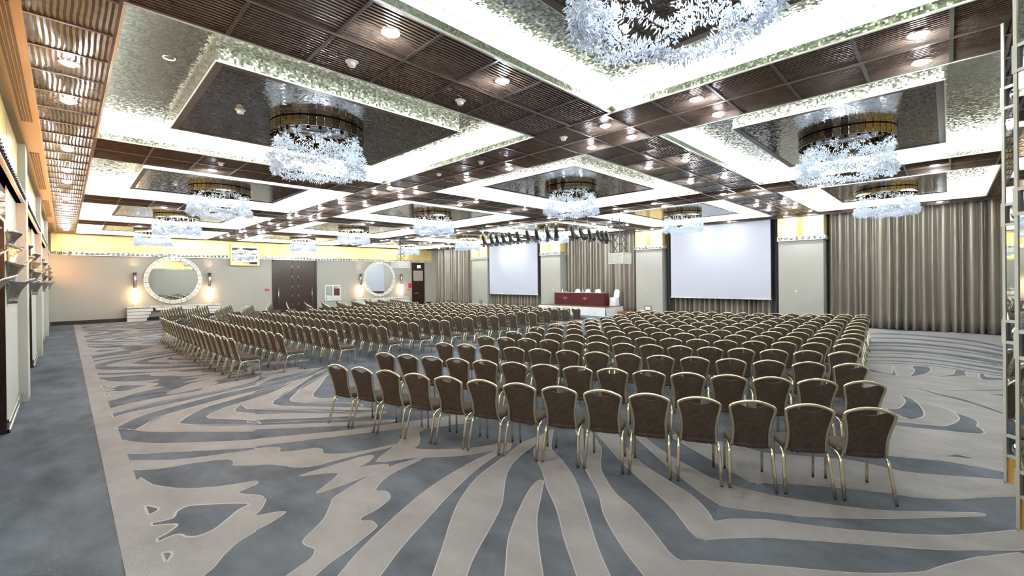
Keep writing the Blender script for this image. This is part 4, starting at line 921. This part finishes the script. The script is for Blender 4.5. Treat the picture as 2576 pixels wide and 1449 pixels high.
# ------------------------------------------------------------------ stage, head table
r = empty('stage_platform', (22.3, 16.3, 0), label='low stage platform with parquet top and pleated white skirt', cat='stage')
sx0, sx1, sy0, sy1, sz = -.90, .95, -2.55, 2.45, .53
m = MB(); m.bbox(sx0, sx1, sy0, 1.80, sz - .05, sz, .006); m.bbox(sx0, .57, 1.80, sy1, sz - .05, sz, .006); m.build('deck', M['stagewood'], r)
m = MB(); per = [(sx1, sy0), (sx0, sy0), (sx0, sy1), (.55, sy1)]; seg = [((Vector(a)), Vector(b_)) for a, b_ in zip(per, per[1:])]
for a, b_ in seg:
    n = int((b_ - a).length / .025); t = (b_ - a).normalized(); nn = Vector((t.y, -t.x)) * -1
    if (a + nn * .1 - Vector((0, 0))).length < a.length: pass
    c = (a + b_) / 2; 
    if nn.dot(c) < 0: nn = -nn
    def f(u, v, a=a, b_=b_, nn=nn, n=n):
        p = a + (b_ - a) * u + nn * (.012 + .018 * (1 - v) * (math.sin(u * n * .9) + .6 * math.sin(u * n * .37 + 1)) + .03 * (1 - v))
        return (p.x, p.y, .006 + (sz - .03) * v)
    m.grid(f, n, 4)
m.build('pleated_skirt', M['whitecloth'], r)
# steps beside the stage
r = empty('stage_step', (22.55, 13.1, 0), label='brown wooden step box beside the right end of the stage', cat='step')
m = MB(); m.bbox(-.45, .75, -.38, .34, .0, .27, .01); m.build('box', M['stagewood'], r)
# table
r = empty('head_table', (22.55, 16.3, .53), label='long head table standing on the stage', cat='table')
m = MB(); m.bbox(-.24, .24, -1.83, 1.83, .70, .74, .006); m.build('table_top', M['stagewood'], r)
for a in (-.2, .2):
    for b_ in (-1.7, 1.7): m = MB(); m.tube([(a, b_, 0), (a, b_, .70)], .02, 6); m.build('leg', M['steel'], r)
r = empty('tablecloth', (22.55, 16.3, .53), label='burgundy tablecloth with two small orange emblems on the head table', cat='tablecloth')
m = MB()
def skirt(u, v):
    per_ = [(.27, -1.86), (-.27, -1.86), (-.27, 1.86), (.27, 1.86)]; s = u * 3; i = min(int(s), 2); fr = s - i
    a, b_ = Vector(per_[i]), Vector(per_[i + 1]); p = a + (b_ - a) * fr; w_ = .008 * (1 - v) * math.sin(p.y * 9) 
    return (p.x + (w_ if i == 1 else 0), p.y, .012 + .74 * v)
m.grid(skirt, 90, 3, 0, False); m.add([(-.27, -1.86, .752), (.27, -1.86, .752), (.27, 1.86, .752), (-.27, 1.86, .752)], [(0, 1, 2, 3)], 0)
for y in (-.60, .60): m.box(-.278, -.268, y - .006, y + .006, .02, .74, 1)
m.build('cloth', [M['red'], M['red']], r)
for yc in (.98, -.52):
    m = MB()
    for (z, w_, h_) in ((.50, .06, .012), (.475, .10, .012), (.45, .14, .016), (.425, .24, .018), (.40, .10, .016), (.375, .13, .014), (.35, .09, .012)):
        m.box(-.285, -.281, yc - w_, yc + w_, z - h_ / 2, z + h_ / 2)
    m.build('printed_emblem', M['orange'], r)
m = MB(); m.bbox(-.22, .28, -1.80, 1.80, .0, .006, .001); o = m.build('table_runner', M['whitecloth'], label='narrow white runner along the back of the burgundy table', cat='cloth'); o.location = (22.60, 16.3, .53 + .753)
# covered chairs
cc = empty('covered_chair', cat='chair')
m = MB(); NS = 18
def ring_(z, hx_, y0_, y1_, e=.5):
    o_ = []
    for k in range(NS):
        t = 2 * PI * k / NS; c, s = math.cos(t), math.sin(t)
        o_.append((math.copysign(abs(c) ** e, c) * hx_, (y0_ + y1_) / 2 + math.copysign(abs(s) ** e, s) * (y1_ - y0_) / 2, z))
    return o_
lv = [ring_(0.01, .25, -.27, .27), ring_(.25, .235, -.24, .25), ring_(.46, .225, -.235, .24), ring_(.50, .21, -.23, .22), ring_(.502, .20, -.235, -.15), ring_(.65, .20, -.26, -.19), ring_(.80, .20, -.28, -.215), ring_(.90, .17, -.295, -.235), ring_(.955, .11, -.30, -.245), ring_(.975, .04, -.295, -.26)]
vs = [p for l in lv for p in l]; fs = [(j * NS + k, j * NS + (k + 1) % NS, (j + 1) * NS + (k + 1) % NS, (j + 1) * NS + k) for j in range(len(lv) - 1) for k in range(NS)]; fs.append(tuple((len(lv) - 1) * NS + k for k in range(NS)))
m.add(vs, fs, 0, True); m.build('white_cover', M['whitecloth'], cc)
cs = [(22.98, 17.0, PI / 2), (22.98, 16.22, PI / 2), (22.98, 15.45, PI / 2), (22.85, 14.08, PI / 2 - .1)]
for k, (x, y, a) in enumerate(cs):
    lb = ['white-covered chair behind the burgundy table, leftmost', 'white-covered chair behind the burgundy table, second from left', 'white-covered chair behind the burgundy table, third from left', 'white-covered chair standing free past the right end of the burgundy table'][k]
    if k == 0: cc.location = (x, y, .53); cc.rotation_euler = (0, 0, a); props(cc, lb, 'chair', 'white-covered chairs on the stage')
    else: copy_thing(cc, (x, y, .53), a, lb, 'white-covered chairs on the stage')
tz = .53 + .753
m = MB(); m.lathe([(.001, 0), (.035, .0), (.038, .02), (.038, .15), (.014, .20), (.014, .235), (.001, .236)], n=12); bt = m.mesh('water_bottle', [M['glass']])
m = MB(); m.lathe([(.001, 0), (.03, .004), (.05, .03), (.058, .06), (.052, .06), (.001, .03)], n=12); cp = m.mesh('cup', [M['lacquer']])
for k, (y, nm) in enumerate(((17.62, 'near its left end'), (16.02, 'near its middle'), (15.1, 'right of its middle'), (14.78, 'near its right end'))):
    o = link('water_bottle', bt, label='clear water bottle on the burgundy table, ' + nm, cat='bottle', group='bottles on the head table'); o.location = (22.42, y, tz)
for k, (y, nm) in enumerate(((17.45, 'leftmost'), (17.25, 'second from left'), (16.1, 'beside the middle chairs'), (15.85, 'right of the middle'), (15.62, 'fifth from left'), (14.95, 'rightmost'))):
    o = link('cup', cp, label='white cup on the burgundy table, ' + nm, cat='cup', group='cups on the head table'); o.location = (22.38, y, tz)

# ------------------------------------------------------------------ projector lifts
def lift(x, y, zb, zt, w, l, label):
    r = empty('projector_lift', (x, y, zb), label=label, cat='projector', group='projector lifts')
    m = MB(); t = .018
    for (a, b_, c, d_) in ((-w, w, -l, -l + t), (-w, w, l - t, l), (-w, -w + t, -l, l), (w - t, w, -l, l)): m.box(a, b_, c, d_, 0, .035); m.box(a, b_, c, d_, zt - zb - .035, zt - zb)
    n = 12; hz = zt - zb
    for k in range(1, n): z = hz * k / n; m.box(-w, w, -l, -l + .008, z - .009, z + .009); m.box(-w, -w + .008, -l, l, z - .009, z + .009); m.box(-w, w, l - .008, l, z - .009, z + .009); m.box(w - .008, w, -l, l, z - .009, z + .009)
    for k in range(0, n + 1): q = -l + 2 * l * k / n; m.box(-w - .001, -w + .008, q - .009, q + .009, 0, hz)
    for a in (-w, w):
        for b_ in (-l, l): m.box(a - .014, a + .014, b_ - .014, b_ + .014, 0, hz)
    m.build('slatted_cage', M['white'], r)
    m = MB(); m.bbox(-w * .7, w * .7, -l * .7, l * .7, .06, hz * .7, .03); m.lathe([(.05, -l * .7), (.05, -l * .7 - .06), (.001, -l * .7 - .06)], (0, 0, hz * .35), 12, 0, 'y'); m.build('projector_body', M['plastic'], r)
    m = MB(); m.box(-w * .9, w * .9, -l * .9, l * .9, hz, hz + .02); m.build('carrier_plate', M['matteblack'], r)
    zz = hz + .02; top_ = H - zb - .012; nseg = 5; st = (top_ - zz) / nseg
    m = MB()
    for k in range(nseg):
        z0, z1 = zz + k * st, zz + (k + 1) * st
        for yy in (-.20, .20):
            m.tube([(-.20, yy, z0), (.20, yy, z1)], .011, 4); m.tube([(.20, yy, z0), (-.20, yy, z1)], .011, 4)
        for xx in (-.20, .20):
            m.tube([(xx, -.20, z1), (xx, .20, z1)], .009, 4)
    m.build('scissor_arms', M['matteblack'], r)
    m = MB(); m.tube([(0, 0, zz), (.02, .01, (zz + top_) / 2), (0, 0, top_)], .016, 6); m.build('cable', M['black'], r)
lift(15.06, 9.02, 2.73, 3.15, .30, .30, 'white slatted projector box on a scissor lift in front of the stage curtain')
lift(14.75, 24.35, 2.95, 3.38, .42, .36, 'white projector box on a scissor lift in front of the right round mirror')

# ------------------------------------------------------------------ stage lighting rig
r = empty('lighting_rig', (14.3, 11.1, 4.52), label='angled pipe below the ceiling that carries the black stage spotlights', cat='lighting rig')
m = MB(); pth = [(0, 5.2, 0), (0, .25, 0), (.07, .07, 0), (.25, 0, 0), (3.2, 0, 0)]
m.tube(pth, .024, 8); m.tube([(q[0], q[1], .10) for q in pth], .012, 6)
for p_ in ((0, 5, 0), (0, 2.5, 0), (.1, .1, 0), (1.6, 0, 0), (3.1, 0, 0)): m.tube([(p_[0], p_[1], 0), (p_[0], p_[1], H - 4.52)], .008, 5)
m.build('pipe', M['steel'], r)
def spot_proto():
    s = empty('stage_spotlight', cat='spotlight')
    m = MB(); m.tube([(0, 0, .02), (0, 0, -.06)], .015, 6); m.box(-.025, .025, -.03, .03, -.025, .03); m.build('clamp', M['steel'], s)
    m = MB(); m.tube([(-.10, 0, -.22), (-.10, 0, -.07), (.10, 0, -.07), (.10, 0, -.22)], .010, 5); m.build('yoke', M['steel'], s)
    m = MB(); m.lathe([(.001, .06), (.05, .05), (.075, .0), (.085, -.06), (.085, -.22), (.10, -.30), (.115, -.38)], (0, 0, 0), 12); b = m.build('can', M['black'], s); b.location = (0, 0, -.19); b.rotation_euler = (math.radians(25), 0, 0)
    m = MB(); m.lathe([(.001, -.375), (.108, -.375)], n=12); l = m.build('lens', M['glass'], b)
    m = MB()
    for a in range(4):
        t = a * PI / 2; c, s_ = math.cos(t), math.sin(t); m.add([(c * .11 - s_ * .08, s_ * .11 + c * .08, -.38), (c * .11 + s_ * .08, s_ * .11 - c * .08, -.38), (c * .16 + s_ * .10, s_ * .16 - c * .10, -.50), (c * .16 - s_ * .10, s_ * .16 + c * .10, -.50)], [(0, 1, 2, 3)])
    m.build('barn_door', M['black'], b)
    return s
spx = spot_proto(); locs = [(0, 5.0, -1.5), (0, 4.45, -1.4), (0, 4.05, -1.2), (0, 3.65, -1.5), (0, 3.2, -1.5), (0, 2.7, -1.5), (0, 2.1, -1.6), (0, 1.55, -1.2), (0, .95, -1.5), (0, .45, -1.0), (.45, 0, -1.8), (1.05, 0, -2.0), (1.7, 0, -1.7), (2.35, 0, -2.0), (2.7, 0, -1.8), (3.05, 0, -1.5)]
locs = locs[:10] + locs[10:]
for k, (a, b_, rz) in enumerate(locs):
    lb = 'black stage spotlight on the ceiling rig, %s from the left' % ORD[k + 1]
    loc = (14.3 + a, 11.1 + b_, 4.462)
    if k == 0: spx.location = loc; spx.rotation_euler = (0, 0, rz); props(spx, lb, 'spotlight', 'stage spotlights on the rig')
    else: copy_thing(spx, loc, rz, lb, 'stage spotlights on the rig')

# ------------------------------------------------------------------ render look
w = bpy.data.worlds.new('world'); scn.world = w; w.use_nodes = True
w.node_tree.nodes['Background'].inputs[0].default_value = (.02, .02, .022, 1)
scn.view_settings.view_transform = 'Standard'; scn.view_settings.look = 'None'; scn.view_settings.gamma = 1; scn.view_settings.use_curve_mapping = False
scn.view_settings.exposure = EXPOSURE
cy = scn.cycles; cy.use_adaptive_sampling = True; cy.adaptive_threshold = .08; cy.adaptive_min_samples = 16; cy.use_light_tree = False; cy.max_bounces = 6; cy.diffuse_bounces = 2; cy.glossy_bounces = 4; cy.transmission_bounces = 2; cy.sample_clamp_indirect = 6; cy.blur_glossy = .5; cy.caustics_reflective = False; cy.caustics_refractive = False
